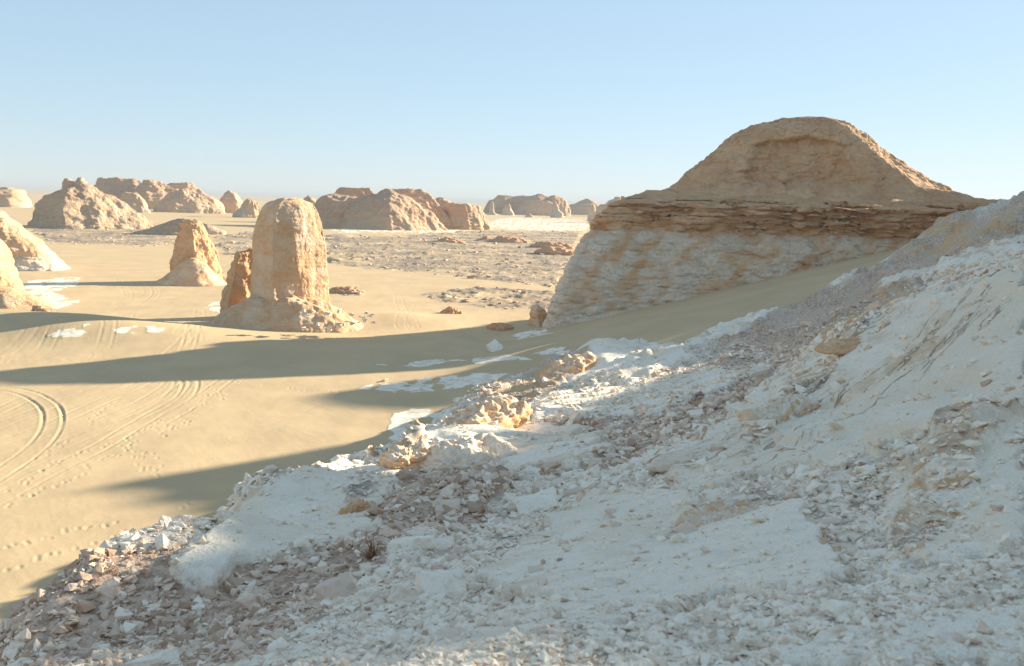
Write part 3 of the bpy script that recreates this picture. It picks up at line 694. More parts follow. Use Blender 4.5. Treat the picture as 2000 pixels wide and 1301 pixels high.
# -- generic attribute makers
def at_tower(topb=0.35, foot=0.25, seed=0, och=0.35, chalk=0.10):
    def f(X, Y, Z, zr):
        n = fbm3(X / 5, Y / 5, Z / 3, 3, 300 + seed); st = fbm3(X / 12, Y / 12, Z / 0.9, 3, 310 + seed)
        return dict(chalk=np.clip(chalk + 0.30 * n + 0.8 * sstep(foot, 0.0, zr), 0, 1), ochre=np.clip(och + 0.4 * n - 0.2 * st, 0, 0.8),
                    brown=np.clip(topb * sstep(0.5, 1.0, zr) + 0.35 * st, 0, 1))
    return f
def at_mesa(topb=0.8, line=0.45, foot=0.10, seed=0, light=0.3, scale=14.0):
    def f(X, Y, Z, zr):
        n = fbm3(X / scale, Y / scale, Z / (scale * 0.6), 3, 400 + seed); st = fbm3(X / 40, Y / 40, Z / 2.2, 3, 410 + seed)
        return dict(chalk=np.clip(light * sstep(line + 0.15, line - 0.2, zr + 0.15 * n) + 0.9 * sstep(foot + 0.03, foot * 0.3, zr + 0.05 * n), 0, 1), ochre=np.clip(0.22 + 0.3 * n, 0, 0.6),
                    brown=np.clip(topb * sstep(line - 0.1, line + 0.25, zr + 0.15 * n) + 0.25 * st, 0, 1))
    return f
def at_talus(ch=0.55, br=0.1):
    def f(X, Y, Z, zr):
        n = fbm3(X / 4, Y / 4, Z / 2, 3, 500); return dict(chalk=np.clip(ch + 0.35 * n + 0.2 * sstep(0.4, 0, zr), 0, 1), ochre=0.15 + 0 * X, brown=np.clip(br + 0.2 * n, 0, 1))
    return f
def gz(x, y): return float(ground_base(np.array(float(x)), np.array(float(y))))
def butte(name, label, cat, d, parts, group=None):
    """parts: dict(name, rows in (py,xl,xr), depth, dd = extra distance, foot z, kwargs)"""
    r0 = parts[0]['rows']; low = max(r0, key=lambda q: q[0])
    x0 = float(at((low[1] + low[2]) / 2, low[0], d)[0]); base = (x0, d, gz(x0, d))
    rt = empty(name, base); tag(rt, label, cat, group)
    for p in parts:
        dd = d + p.get('dd', 0)
        rows = px_rows(p['rows'], dd, p.get('depth', 0.9), p.get('foot', base[2] - 2.0 - d * 0.002), p.get('lean', 0))
        kw = {k: v for k, v in p.items() if k not in ('name', 'rows', 'depth', 'dd', 'foot', 'lean', 'mat')}
        butte_part(p['name'], rows, rt, np.array(base), p.get('mat', M_ROCK), **kw)
    return rt

# -- the rounded tower in the middle ground
butte('rock_tower', 'tall round-topped golden rock tower in the middle of the sand', 'rock tower', 141, [
  dict(name='tower', rows=[(391,538,592),(396,524,606),(404,515,614),(420,506,622),(445,499,628),(475,494,633),(520,492,637),(560,491,640),(600,490,643),(640,486,650)], depth=0.9, nth=340, nz=210, corner=(258, 12, 95, 185),
       rise=0.45, seed=31, strata=(0.09, 0.8), flute=(0.15, 2.4), rough=(0.16, 3.8), attr=at_tower(0.25, 0.25, 1, 0.22, 0.40), octaves=7, gain=0.5, crag=(0.04, 2.8)),
  dict(name='shoulder', rows=[(487,484,500),(492,462,500),(505,455,505),(530,448,510),(560,440,515),(600,430,520)], depth=1.0, dd=6, nth=160, nz=90, corner=(250, 6, 95, 185), rise=0.3, seed=33, strata=(0.25, 0.9), flute=(0.3, 1.8), rough=(0.3, 2.0), attr=at_tower(0.3, 0.1, 2, 0.6, 0.0)),
  dict(name='talus', rows=[(578,500,600),(590,474,636),(604,452,662),(620,428,690),(637,410,712),(648,400,724)], depth=0.62, dd=-1.5, nth=240, nz=60, shape=2.2, rise=1.0, seed=35, strata=(0.0, 1), flute=(0.35, 2.5), rough=(0.45, 2.4), attr=at_talus(0.28, 0.05), octaves=6)])
# -- second tower, leaning back to the left
butte('rock_tower', 'slanting orange rock tower with a sand bank at its left foot', 'rock tower', 207, [
  dict(name='tower', rows=[(432,360,384),(437,352,394),(450,347,404),(470,343,414),(490,340,422),(515,336,431),(540,334,439),(556,332,444)], depth=0.8, nth=240, nz=140, corner=(285, 6, 95, 185), rise=0.4, seed=41, strata=(0.28, 1.1), flute=(0.3, 2.4), rough=(0.45, 2.8), attr=at_tower(0.15, 0.12, 3, 0.5, 0.10), octaves=6),
  dict(name='talus', rows=[(508,366,388),(516,352,402),(530,336,416),(545,316,428),(553,305,440)], depth=0.8, dd=-5, nth=150, nz=40, shape=2, rise=0.5, seed=43, strata=(0, 1), flute=(0.15, 2.5), rough=(0.25, 3), attr=at_talus(0.35, 0.25))])
# -- left edge formations
butte('chalk_hill', 'pale chalk slope with a white foot at the left edge', 'chalk hill', 225, [
  dict(name='slope', rows=[(404,-150,-30),(412,-175,0),(425,-190,18),(450,-200,50),(480,-205,88),(505,-210,112),(530,-214,138),(545,-216,152)], depth=0.42, nth=300, nz=140, shape=2.4, rise=1.0, seed=51, strata=(0.35, 1.0), flute=(0.3, 3), rough=(0.5, 4), attr=at_tower(0.0, 0.55, 4, 0.35, 0.32), octaves=6)])
butte('rock_tower', 'golden rock wall cut by the left edge, sand banked at its foot', 'rock tower', 158, [
  dict(name='wall', rows=[(462,-170,-12),(474,-175,2),(500,-180,14),(530,-182,26),(560,-184,38),(590,-186,46)], depth=0.5, nth=200, nz=110, shape=3, rise=0.4, seed=53, strata=(0.25, 1.0), flute=(0.4, 2.5), rough=(0.4, 3), attr=at_tower(0.0, 0.3, 5, 0.35, 0.2)),
  dict(name='talus', rows=[(566,-120,40),(578,-150,66),(592,-170,98),(604,-180,132)], depth=0.5, dd=-4, nth=160, nz=40, shape=2, rise=0.6, seed=55, strata=(0, 1), flute=(0.15, 2.5), rough=(0.25, 3), attr=at_talus(0.2, 0.3))])
butte('rock_hill', 'light brown hill low on the horizon at the left edge', 'rock hill', 960, [
  dict(name='body', rows=[(366,-40,22),(372,-60,42),(385,-70,50),(400,-80,56)], depth=0.7, nth=110, nz=50, rise=1, seed=57, strata=(0.8, 3), flute=(1.2, 9), rough=(1.2, 10), attr=at_mesa(0.4, 0.5, 0.2, 6, 0.3), mat=M_FAR)])
# -- butte with two knobs
butte('knobbed_butte', 'broad tan butte with two small knobs on its peak', 'butte', 500, [
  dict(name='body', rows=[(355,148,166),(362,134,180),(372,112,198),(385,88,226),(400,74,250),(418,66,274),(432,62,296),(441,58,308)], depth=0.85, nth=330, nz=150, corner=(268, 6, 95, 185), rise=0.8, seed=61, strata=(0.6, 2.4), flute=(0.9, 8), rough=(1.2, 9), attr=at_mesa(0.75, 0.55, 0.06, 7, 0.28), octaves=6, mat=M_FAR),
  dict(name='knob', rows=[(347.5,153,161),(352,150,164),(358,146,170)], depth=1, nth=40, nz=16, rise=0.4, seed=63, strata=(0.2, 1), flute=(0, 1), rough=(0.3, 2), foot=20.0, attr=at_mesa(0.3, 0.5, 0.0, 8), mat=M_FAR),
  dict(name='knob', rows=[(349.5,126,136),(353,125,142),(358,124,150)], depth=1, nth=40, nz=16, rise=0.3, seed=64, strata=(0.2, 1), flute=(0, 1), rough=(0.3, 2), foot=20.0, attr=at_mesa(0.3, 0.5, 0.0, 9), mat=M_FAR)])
# -- long mesa behind it
butte('flat_mesa', 'long flat-topped brown mesa behind the knobbed butte', 'mesa', 1060, [
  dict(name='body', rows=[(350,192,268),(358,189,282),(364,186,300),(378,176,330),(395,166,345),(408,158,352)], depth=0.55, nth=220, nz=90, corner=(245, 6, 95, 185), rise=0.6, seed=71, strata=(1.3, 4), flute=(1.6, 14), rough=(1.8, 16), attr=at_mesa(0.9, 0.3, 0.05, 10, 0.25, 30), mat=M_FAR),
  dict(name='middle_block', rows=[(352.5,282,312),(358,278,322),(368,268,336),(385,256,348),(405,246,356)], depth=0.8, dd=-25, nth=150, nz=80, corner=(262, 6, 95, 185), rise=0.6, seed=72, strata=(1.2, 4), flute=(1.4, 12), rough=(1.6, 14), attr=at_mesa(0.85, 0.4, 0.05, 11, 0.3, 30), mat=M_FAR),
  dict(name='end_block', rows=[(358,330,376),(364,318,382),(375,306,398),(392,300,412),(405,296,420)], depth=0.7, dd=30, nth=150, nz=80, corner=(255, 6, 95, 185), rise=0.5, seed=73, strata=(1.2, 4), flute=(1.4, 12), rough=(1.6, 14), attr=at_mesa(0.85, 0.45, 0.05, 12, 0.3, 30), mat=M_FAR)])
butte('rock_hill', 'pale two-humped rock at the right foot of the knobbed butte', 'rock hill', 880, [
  dict(name='body', rows=[(377,244,266),(384,240,276),(395,236,284),(408,232,288),(414,230,294)], depth=0.7, nth=110, nz=60, rise=0.7, seed=75, strata=(0.7, 3), flute=(1.5, 6), rough=(1.0, 8), attr=at_mesa(0.4, 0.7, 0.15, 13, 0.45, 20), mat=M_FAR)])
butte('rock_hill', 'peaked tan hill with a lit face in front of the long mesa', 'rock hill', 930, [
  dict(name='body', rows=[(369,354,366),(376,338,384),(384,324,396),(394,314,412),(404,306,424),(409,302,430)], depth=0.7, nth=170, nz=70, corner=(262, 6, 95, 185), rise=0.8, seed=76, strata=(0.8, 3), flute=(1.3, 8), rough=(1.4, 11), attr=at_mesa(0.55, 0.5, 0.06, 14, 0.35, 24), mat=M_FAR),
  dict(name='spur', rows=[(379,384,398),(386,376,416),(396,372,430),(408,368,437)], depth=0.7, dd=20, nth=110, nz=50, rise=0.7, seed=77, strata=(0.7, 3), flute=(1.2, 7), rough=(1.0, 9), attr=at_mesa(0.4, 0.6, 0.06, 15, 0.4, 24), mat=M_FAR)])
butte('rock_outcrop', 'rounded tan knob standing right of the long mesa', 'rock knob', 990, [
  dict(name='body', rows=[(373.5,444,454),(377,440,460),(384,435,466),(392,431,471),(401,428,475)], depth=0.9, nth=90, nz=50, rise=0.8, seed=78, strata=(0.6, 2.5), flute=(0.8, 6), rough=(0.8, 6), attr=at_mesa(0.3, 0.7, 0.1, 16, 0.3, 20), mat=M_FAR)])
butte('rock_outcrop', 'jagged pale rock in front of the golden tower, left of its top', 'rock knob', 800, [
  dict(name='body', rows=[(390,482,490),(393,477,500),(402,472,506),(412,463,509),(421,454,512)], depth=0.8, nth=100, nz=50, corner=(265, 6, 95, 185), rise=0.6, seed=79, strata=(0.5, 2.5), flute=(1.0, 4), rough=(0.8, 5), attr=at_mesa(0.2, 0.8, 0.25, 17, 0.5, 16), mat=M_FAR)])
butte('dark_mound', 'low dark mound with a pale tail behind the slanting tower', 'mound', 445, [
  dict(name='mound', rows=[(429,346,362),(433,330,374),(441,310,382),(450,288,392),(456,262,404)], depth=0.6, nth=130, nz=50, shape=2, rise=0.4, seed=81, strata=(0.3, 1.5), flute=(0.3, 5), rough=(0.4, 5), attr=at_mesa(1.0, -0.3, 0.001, 18, 0.0), mat=M_FAR),
  dict(name='tail', rows=[(437,392,408),(442,386,418),(448,378,430),(453,370,440)], depth=0.6, dd=14, nth=90, nz=30, shape=2, rise=0.3, seed=82, strata=(0.2, 1.5), flute=(0.3, 4), rough=(0.4, 4), attr=at_mesa(0.2, 0.9, 0.3, 19, 0.5), mat=M_FAR)])
# -- central mesa group
butte('brown_mesa', 'big brown mesa with flat cap rock right of the golden tower', 'mesa', 610, [
  dict(name='body', rows=[(372,752,768),(380,728,790),(392,690,812),(408,655,836),(425,634,852),(440,622,868),(451,612,884)], depth=0.7, nth=330, nz=140, corner=(285, 6, 95, 185), rise=0.8, seed=91, strata=(0.7, 2.6), flute=(1.4, 9), rough=(1.6, 12), attr=at_mesa(0.85, 0.25, 0.07, 20, 0.25, 22), octaves=6, mat=M_FAR),
  dict(name='left_shoulder', rows=[(380,640,672),(386,628,700),(396,618,716),(420,608,720),(448,598,730)], depth=0.9, dd=6, nth=180, nz=80, shape=2.2, rise=0.7, seed=92, strata=(0.7, 2.6), flute=(1.2, 8), rough=(1.2, 10), attr=at_mesa(0.85, 0.25, 0.05, 21, 0.2, 22), mat=M_FAR),
  dict(name='cap_rock', rows=[(368,664,722),(373,657,727),(379,655,731),(384,650,736),(396,640,745)], depth=0.6, dd=30, nth=140, nz=60, corner=(240, 6, 95, 185), rise=0.3, seed=93, strata=(0.7, 1.6), flute=(0.5, 6), rough=(0.6, 7), attr=at_mesa(0.85, 0.1, 0.0, 22, 0.2, 22), mat=M_FAR),
  dict(name='back_ridge', rows=[(370,764,826),(376,752,836),(390,735,850),(410,725,868),(440,715,884)], depth=0.6, dd=40, nth=180, nz=80, corner=(250, 6, 95, 185), rise=0.5, seed=94, strata=(0.9, 2.4), flute=(1.1, 9), rough=(1.2, 11), attr=at_mesa(0.9, 0.3, 0.05, 23, 0.3, 22), mat=M_FAR)])
butte('rock_outcrop', 'small dark knob peeping out beside the golden tower top', 'rock knob', 700, [
  dict(name='body', rows=[(383,600,606),(388,594,614),(398,588,622),(415,584,630)], depth=0.9, nth=80, nz=40, rise=0.6, seed=95, strata=(0.5, 2), flute=(0.5, 5), rough=(0.6, 6), attr=at_mesa(0.7, 0.3, 0.0, 24), mat=M_FAR)])
butte('tan_mesa', 'square tan mesa at the right end of the big brown mesa', 'mesa', 660, [
  dict(name='body', rows=[(398.5,866,932),(402,862,938),(412,858,944),(422,854,950),(432,848,956),(440,842,962)], depth=0.7, nth=180, nz=80, corner=(285, 6, 95, 185), rise=0.5, seed=96, strata=(0.5, 2), flute=(1.0, 6), rough=(0.9, 8), attr=at_mesa(0.6, 0.5, 0.12, 25, 0.2, 18), mat=M_FAR),
  dict(name='back_hump', rows=[(387,856,868),(391,848,878),(398,840,888),(412,832,900)], depth=0.8, dd=40, nth=110, nz=50, rise=0.5, seed=97, strata=(0.6, 2), flute=(0.8, 7), rough=(0.8, 8), attr=at_mesa(0.95, 0.0, 0.0, 26), mat=M_FAR)])
# -- far mesa and needles
butte('far_mesa', 'hazy far mesa with several flat tops in the centre', 'mesa', 1620, [
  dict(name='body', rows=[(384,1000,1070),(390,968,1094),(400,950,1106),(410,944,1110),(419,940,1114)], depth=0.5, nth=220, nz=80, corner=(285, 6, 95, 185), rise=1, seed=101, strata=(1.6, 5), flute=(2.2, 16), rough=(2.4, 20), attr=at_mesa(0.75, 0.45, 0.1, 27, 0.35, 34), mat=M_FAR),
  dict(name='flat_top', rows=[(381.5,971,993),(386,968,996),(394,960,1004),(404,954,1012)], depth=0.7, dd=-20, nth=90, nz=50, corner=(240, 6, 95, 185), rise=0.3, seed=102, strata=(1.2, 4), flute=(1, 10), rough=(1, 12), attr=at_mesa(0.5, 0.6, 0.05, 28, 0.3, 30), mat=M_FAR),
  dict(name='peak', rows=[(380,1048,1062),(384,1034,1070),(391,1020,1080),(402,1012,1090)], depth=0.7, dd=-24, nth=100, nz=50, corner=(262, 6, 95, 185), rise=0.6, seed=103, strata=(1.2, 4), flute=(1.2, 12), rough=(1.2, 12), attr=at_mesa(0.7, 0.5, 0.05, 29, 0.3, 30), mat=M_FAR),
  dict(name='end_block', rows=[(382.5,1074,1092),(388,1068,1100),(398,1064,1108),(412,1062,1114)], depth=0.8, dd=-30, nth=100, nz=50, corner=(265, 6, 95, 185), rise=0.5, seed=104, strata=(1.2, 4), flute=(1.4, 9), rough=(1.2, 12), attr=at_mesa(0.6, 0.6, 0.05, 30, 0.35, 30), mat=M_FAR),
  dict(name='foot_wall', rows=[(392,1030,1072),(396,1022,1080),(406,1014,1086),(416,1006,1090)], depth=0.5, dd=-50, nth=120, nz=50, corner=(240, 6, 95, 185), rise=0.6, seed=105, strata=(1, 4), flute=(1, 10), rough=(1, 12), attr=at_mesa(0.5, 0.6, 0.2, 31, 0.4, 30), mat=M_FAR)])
for i, (lab, d, rows) in enumerate([
  ('thin pale rock needle at the left end of the far mesa', 1440, [(394,959,962),(398,957.5,964),(408,957,965),(415,955,966),(418,952,972),(422,948,976)]),
  ('short pale rock stump beside the thin needle', 1460, [(399,991,995),(403,986,998),(410,982,1000),(417,980,1004)]),
  ('pale rock finger at the right end of the far mesa', 1400, [(394,1081,1086),(400,1080,1089),(410,1078,1092),(417,1076,1100)]),
  ('slim white rock pillar left of the domed butte', 1150, [(400,1153,1160),(405,1151.5,1163),(414,1150,1163.5),(424,1148,1164)]),
  ('blocky white rock pillar close to the domed butte', 1040, [(399.5,1174,1192),(404,1168,1196),(414,1163,1200),(428,1158,1206),(434,1150,1210)]),
  ('tiny white stump on the far white flat', 1330, [(416.5,1032,1036),(420,1029,1038),(424,1025,1042)])]):
    butte('rock_needle', lab, 'rock needle', d, [dict(name='body', rows=rows, depth=0.9, nth=60, nz=40, rise=0.3, seed=110 + i, strata=(0.3, 2), flute=(0.6, 4), rough=(0.5, 5), attr=at_mesa(0.15, 0.8, 0.25, 32 + i, 0.6, 12), mat=M_FAR)], 'far rock needles')
butte('cone_hill', 'small dark cone hill on the horizon left of the domed butte', 'hill', 1900, [
  dict(name='body', rows=[(389,1142,1150),(393,1134,1160),(398,1124,1168),(404,1108,1180)], depth=0.9, nth=90, nz=40, rise=0.8, seed=121, strata=(1, 4), flute=(1, 12), rough=(1, 14), attr=at_mesa(0.9, 0.55, 0.2, 40, 0.3, 30), mat=M_FAR)])
butte('stepped_hill', 'pale stepped hill on the horizon touching the domed butte', 'hill', 1700, [
  dict(name='body', rows=[(385,1201,1212),(389,1198,1214),(391,1192,1222),(400,1182,1236)], depth=0.9, nth=90, nz=40, rise=0.4, seed=123, strata=(0.8, 4), flute=(0.8, 9), rough=(0.8, 9), attr=at_mesa(0.6, 0.6, 0.2, 41, 0.4, 24), mat=M_FAR)])
butte('small_butte', 'small tan rock stub at the left foot of the white cliff', 'rock stub', 150, [
  dict(name='body', rows=[(598,1040,1058),(603,1037,1064),(615,1036,1068),(632,1034,1074)], depth=1.0, nth=110, nz=50, corner=(265, 6, 95, 185), rise=0.2, seed=125, strata=(0.15, 0.6), flute=(0.2, 1.2), rough=(0.2, 1.5), attr=at_tower(0.0, 0.2, 6, 0.2, 0.45))])


# ------------------------------------------------------------------ low dark mounds and clumps on the plain
MOUNDS = [('rock_clump', 'dark brown rock clump on the sand dune right of the golden tower', 162, [(600,874,886),(605,866,895),(612,858,906)], 0.0),
 ('rock_clump', 'flat dark rock clump just behind the golden tower foot, on its right', 191, [(562,655,690),(566,645,700),(572,638,712)], 0.0),
 ('rock_clump', 'dark flat rocks in the shaded hollow before the white cliff', 147, [(632,966,984),(634,958,994),(638,952,1004)], 0.0),
 ('rock_clump', 'single dark rock on the shaded sand bank at the left edge', 146, [(599,68,80),(603,67,92),(608,64,106)], 0.0),
 ('dark_mound', 'long low dark mound behind the gravel, right of the brown mesa', 470, [(463,972,1012),(467,964,1026),(472,955,1038)], 0.0),
 ('dark_mound', 'small dark mound in the gravel below the brown mesa end', 438, [(465,866,884),(469,856,898),(474,846,910)], 0.0),
 ('dark_mound', 'narrow dark mound between two others on the gravel flat', 475, [(463,940,952),(467,934,960),(471,928,966)], 0.0),
 ('dark_mound', 'dark mound on the gravel nearest the white cliff edge', 380, [(484,1062,1100),(488,1052,1116),(493,1044,1126)], 0.0),
 ('dark_mound', 'flattest dark mound, behind the one nearest the cliff', 430, [(474,1052,1100),(477,1044,1112),(481,1036,1120)], 0.0)]
for i, (nm, lab, d, rows, _) in enumerate(MOUNDS):
    k = d / 150.0
    butte(nm, lab, 'rock clump' if nm == 'rock_clump' else 'mound', d, [dict(name='body', rows=rows, depth=0.7, nth=110, nz=36, shape=2, rise=0.15 * k, seed=140 + i, strata=(0.12 * k, 0.4 * k), flute=(0.15 * k, 1.0 * k),
          rough=(0.30 * k, 1.1 * k), attr=at_mesa(1.0, -0.4, 0.001, 50 + i, 0.0, 3.0 * k), foot=gz(0, d) - 1.0 if d > 300 else -0.6, mat=M_ROCK)], 'dark mounds and clumps on the plain')

# ------------------------------------------------------------------ loose stones
def mat_stone(kind):
    b = NB('stone_' + kind.lower())
    tone = b.attr('tone', kind)
    n2 = b.noise(7, 4, 0.6); n3 = b.noise(40, 3, 0.6)
    c = b.mix(b.ramp(tone, 0.0, 0.45), (0.50, 0.34, 0.24), (0.78, 0.61, 0.47))
    c = b.mix(b.ramp(tone, 0.45, 0.85), c, (0.95, 0.84, 0.69))
    c = b.mix(b.ramp(n2, 0.50, 0.75, 0, 0.55), c, (0.46, 0.33, 0.21))
    c = b.mix(b.ramp(n3, 0.5, 0.8, 0, 0.25), c, (0.34, 0.26, 0.20))
    b.color(c); h = b.bump(n2, 0.05, 0.7); b.bump(n3, 0.010, 0.8, h)
    return b.m
M_STONE_I, M_STONE_O = mat_stone('INSTANCER'), mat_stone('OBJECT')

def stone_mesh(name, seed, npts=16, flat=(1, 0.75, 0.45), rough=0.0, sub=0):
    rnd = np.random.RandomState(seed)
    v = rnd.normal(size=(npts, 3)); v /= np.linalg.norm(v, axis=1)[:, None]
    m_ = min(5, npts // 3); cnr = np.array([(i, j, k) for i in (-1, 1) for j in (-1, 1) for k in (-1, 1)], float)[rnd.permutation(8)[:m_]]
    v[:m_] = cnr * rnd.uniform(0.3, 1.0, (m_, 3)); v[m_:] *= rnd.uniform(0.7, 1.0, (npts - m_, 1)); v *= np.array(flat) * 0.55
    bm = bmesh.new()
    for p in v: bm.verts.new(p)
    bmesh.ops.convex_hull(bm, input=bm.verts)
    for q in [q for q in bm.verts if not q.link_faces]: bm.verts.remove(q)
    if sub:
        bmesh.ops.bevel(bm, geom=list(bm.edges), offset=0.012 * flat[0], segments=1, affect='EDGES', profile=0.6)
        bmesh.ops.triangulate(bm, faces=bm.faces)
        for _ in range(sub): bmesh.ops.subdivide_edges(bm, edges=bm.edges, cuts=1, use_grid_fill=True)
        bmesh.ops.triangulate(bm, faces=bm.faces)
        bm.normal_update()
        P = np.array([q.co for q in bm.verts]); D = rough * (fbm3(P[:, 0] * 3 + seed, P[:, 1] * 3, P[:, 2] * 5, 4, seed))
        for q, d, nn in zip(bm.verts, D, [q.normal.copy() for q in bm.verts]): q.co += nn * float(d)
    me = bpy.data.meshes.new(name); bm.to_mesh(me); bm.free()
    return me
H = HILL
def rot_to(n, spin, tilt):
    q = Vector((0, 0, 1)).rotation_difference(Vector(n)).to_matrix().to_4x4()
    return q @ Matrix.Rotation(tilt, 4, 'X') @ Matrix.Rotation(spin, 4, 'Z')

# scree as geometry-node instances of a few angular stones
def scatter(name, P, E, S, K, T, variants, mat, label):
    col = bpy.data.collections.new(name + '_variants')
    for i, me in enumerate(variants):
        if not me.materials: me.materials.append(mat)
        o = bpy.data.objects.new('stone_variant', me); col.objects.link(o)
    me = bpy.data.meshes.new(name); me.vertices.add(len(P)); me.vertices.foreach_set('co', np.ascontiguousarray(P, np.float32).ravel())
    for n, ty, v in (('spin', 'FLOAT_VECTOR', E), ('size', 'FLOAT_VECTOR', S)):
        a = me.attributes.new(n, ty, 'POINT'); a.data.foreach_set('vector', np.ascontiguousarray(v, np.float32).ravel())
    a = me.attributes.new('pick', 'INT', 'POINT'); a.data.foreach_set('value', K.astype(np.int32))
    a = me.attributes.new('tone', 'FLOAT', 'POINT'); a.data.foreach_set('value', T.astype(np.float32))
    o = bpy.data.objects.new(name, me); COL.objects.link(o); me.materials.append(mat)
    g = bpy.data.node_groups.new(name, 'GeometryNodeTree')
    g.interface.new_socket('Geometry', in_out='INPUT', socket_type='NodeSocketGeometry'); g.interface.new_socket('Geometry', in_out='OUTPUT', socket_type='NodeSocketGeometry')
    N = g.nodes; gi, go = N.new('NodeGroupInput'), N.new('NodeGroupOutput')
    ci = N.new('GeometryNodeCollectionInfo'); ci.inputs['Collection'].default_value = col; ci.inputs['Separate Children'].default_value = True; ci.inputs['Reset Children'].default_value = True
    ip = N.new('GeometryNodeInstanceOnPoints'); ip.inputs['Pick Instance'].default_value = True
    def na(n, ty): q = N.new('GeometryNodeInputNamedAttribute'); q.data_type = ty; q.inputs[0].default_value = n; return q.outputs[0]
    L = g.links
    L.new(gi.outputs[0], ip.inputs['Points']); L.new(ci.outputs[0], ip.inputs['Instance']); L.new(na('pick', 'INT'), ip.inputs['Instance Index'])
    L.new(na('spin', 'FLOAT_VECTOR'), ip.inputs['Rotation']); L.new(na('size', 'FLOAT_VECTOR'), ip.inputs['Scale']); L.new(ip.outputs[0], go.inputs[0])
    m = o.modifiers.new('scatter', 'NODES'); m.node_group = g
    tag(o, label, kind='stuff'); return o

rnd = np.random.RandomState(21)
VAR = [stone_mesh('stone_shape', 900 + i, 12 + i % 4, [(1, .8, .5), (1, .6, .3), (1, .7, .22), (1, .85, .6)][i % 4]) for i in range(10)]
frame = H['seen'] & (np.abs(H['A']) < 0.575) & (H['R'] > 1.9) & (H['px'] > -40) & (H['px'] < 2040) & (H['py'] < 1340) & (H['Z'] > 1.0)
patch = sstep(-0.30, 0.45, fbm2(H['A'] * 30, np.log(H['R']) * 22, 3, 700))
wgt = frame * (H['scree'] * (0.10 + 1.1 * patch ** 1.5) + 0.05 * H['chalk'] * patch + 0.10 * H['ochre']) * sstep(95, 40, H['R'] + 10)
wgt = wgt * np.gradient(np.log(H['r']))[:, None] * np.gradient(H['az'])[None] * 1e6
pw = (wgt / wgt.sum()).ravel()
def hill_pick(n):
    i = rnd.choice(len(pw), n, p=pw); return np.unravel_index(i, H['X'].shape)
NS = 110000
I = hill_pick(NS)
R = H['R'][I]; lo = np.maximum(0.010, R * 0.0022); hi = np.minimum(0.45, R * 0.021)
u = rnd.uniform(0, 1, NS); al = 1.55
size = (lo ** -al + u * (hi ** -al - lo ** -al)) ** (-1 / al)
jit = rnd.uniform(-0.5, 0.5, (NS, 2)) * (R * 0.006)[:, None]
P = np.stack([H['X'][I] + jit[:, 0], H['Y'][I] + jit[:, 1], H['Z'][I] + 0.12 * size], -1)
nrm = H['N'][I]
sp = rnd.uniform(0, 6.28, NS); tl = rnd.normal(0, 0.28, NS)
# Euler of a small lean with the slope plus a spin
Eu = np.stack([np.arcsin(np.clip(-nrm[:, 1], -0.8, 0.8)) * 0.8 + tl, np.arcsin(np.clip(nrm[:, 0], -0.8, 0.8)) * 0.8 + rnd.normal(0, 0.28, NS), sp], -1)
Sc = size[:, None] * rnd.uniform(0.8, 1.2, (NS, 3))
tone = np.clip(0.82 - 0.50 * H['brown'][I] * (1 - H['chalk'][I]) + rnd.normal(0, 0.27, NS), 0, 1)
scatter('scree', P, Eu, Sc, rnd.randint(0, len(VAR), NS), tone, VAR, M_STONE_I, 'small angular chalk and brown stones strewn over the hillside')

# stones of the gravel flat
def flat_pts(n, polys):
    out = []
    for poly, k in polys:
        q = np.array(poly, float); lo_, hi_ = q.min(0), q.max(0); c = rnd.uniform(lo_, hi_, (k * 3, 2)); c = c[inpoly(c[:, 0], c[:, 1], poly)][:k]
        out.append(c)
    c = np.concatenate(out); xs, ys = on_z(c[:, 0], c[:, 1], 0.3); return xs, ys
xs, ys = flat_pts(0, [(GRAVEL[0], 7000), (GRAVEL[1], 1500), (GRAVEL[2], 900), (GRAVEL[3], 500), (GRAVEL[4], 200)])
n = len(xs); D = np.hypot(xs, ys); keep = fbm2(xs / 9, ys / 14, 3, 720) > -0.05 ; xs, ys, D = xs[keep], ys[keep], D[keep]; n = len(xs)
sz = D * 0.0011 * (0.5 + rnd.pareto(2.2, n)); sz = np.minimum(sz, 2.2)
P = np.stack([xs, ys, ground_base(xs, ys) + 0.1 * sz], -1)
scatter('gravel_flat', P, np.stack([rnd.normal(0, .15, n), rnd.normal(0, .15, n), rnd.uniform(0, 6.28, n)], -1), sz[:, None] * np.array([1, 1, 0.8]), rnd.randint(0, len(VAR), n),
        np.clip(rnd.normal(0.22, 0.18, n), 0, 1), VAR, M_STONE_I, 'dark desert stones scattered over the distant gravel flat')

# the larger stones, one object each
STONES = [stone_mesh('stone_block', 950 + i, 18, [(1, .75, .5), (1, .6, .28), (1, .85, .6), (1, .55, .4), (1, .7, .2)][i % 5], 0.022, 1) for i in range(12)]
for me in STONES: me.materials.append(M_STONE_O)
def find(px, py):
    d2 = (H['px'] - px) ** 2 + (H['py'] - py) ** 2
    d2 = np.where(H['seen'], d2, 1e9); k = np.unravel_index(np.argmin(d2), d2.shape); return k
def place(me, k, size, name, label, cat, group, tone, spin=None, tilt=0.0, sink=0.12, flat=1.0):
    o = bpy.data.objects.new(name, me); COL.objects.link(o)
    n = H['N'][k]; n = np.array([n[0] * .7, n[1] * .7, n[2]]); n /= np.linalg.norm(n)
    p = Vector((H['X'][k], H['Y'][k], H['Z'][k])) + Vector(n) * size * sink
    o.matrix_world = Matrix.Translation(p) @ rot_to(n, rnd.uniform(0, 6.28) if spin is None else spin, tilt) @ Matrix.Diagonal((size, size, size * flat, 1))
    o['tone'] = float(tone); tag(o, label, cat, group); return o
SHAPES = ['block', 'flat slab', 'chunky lump', 'long block', 'thin plate']
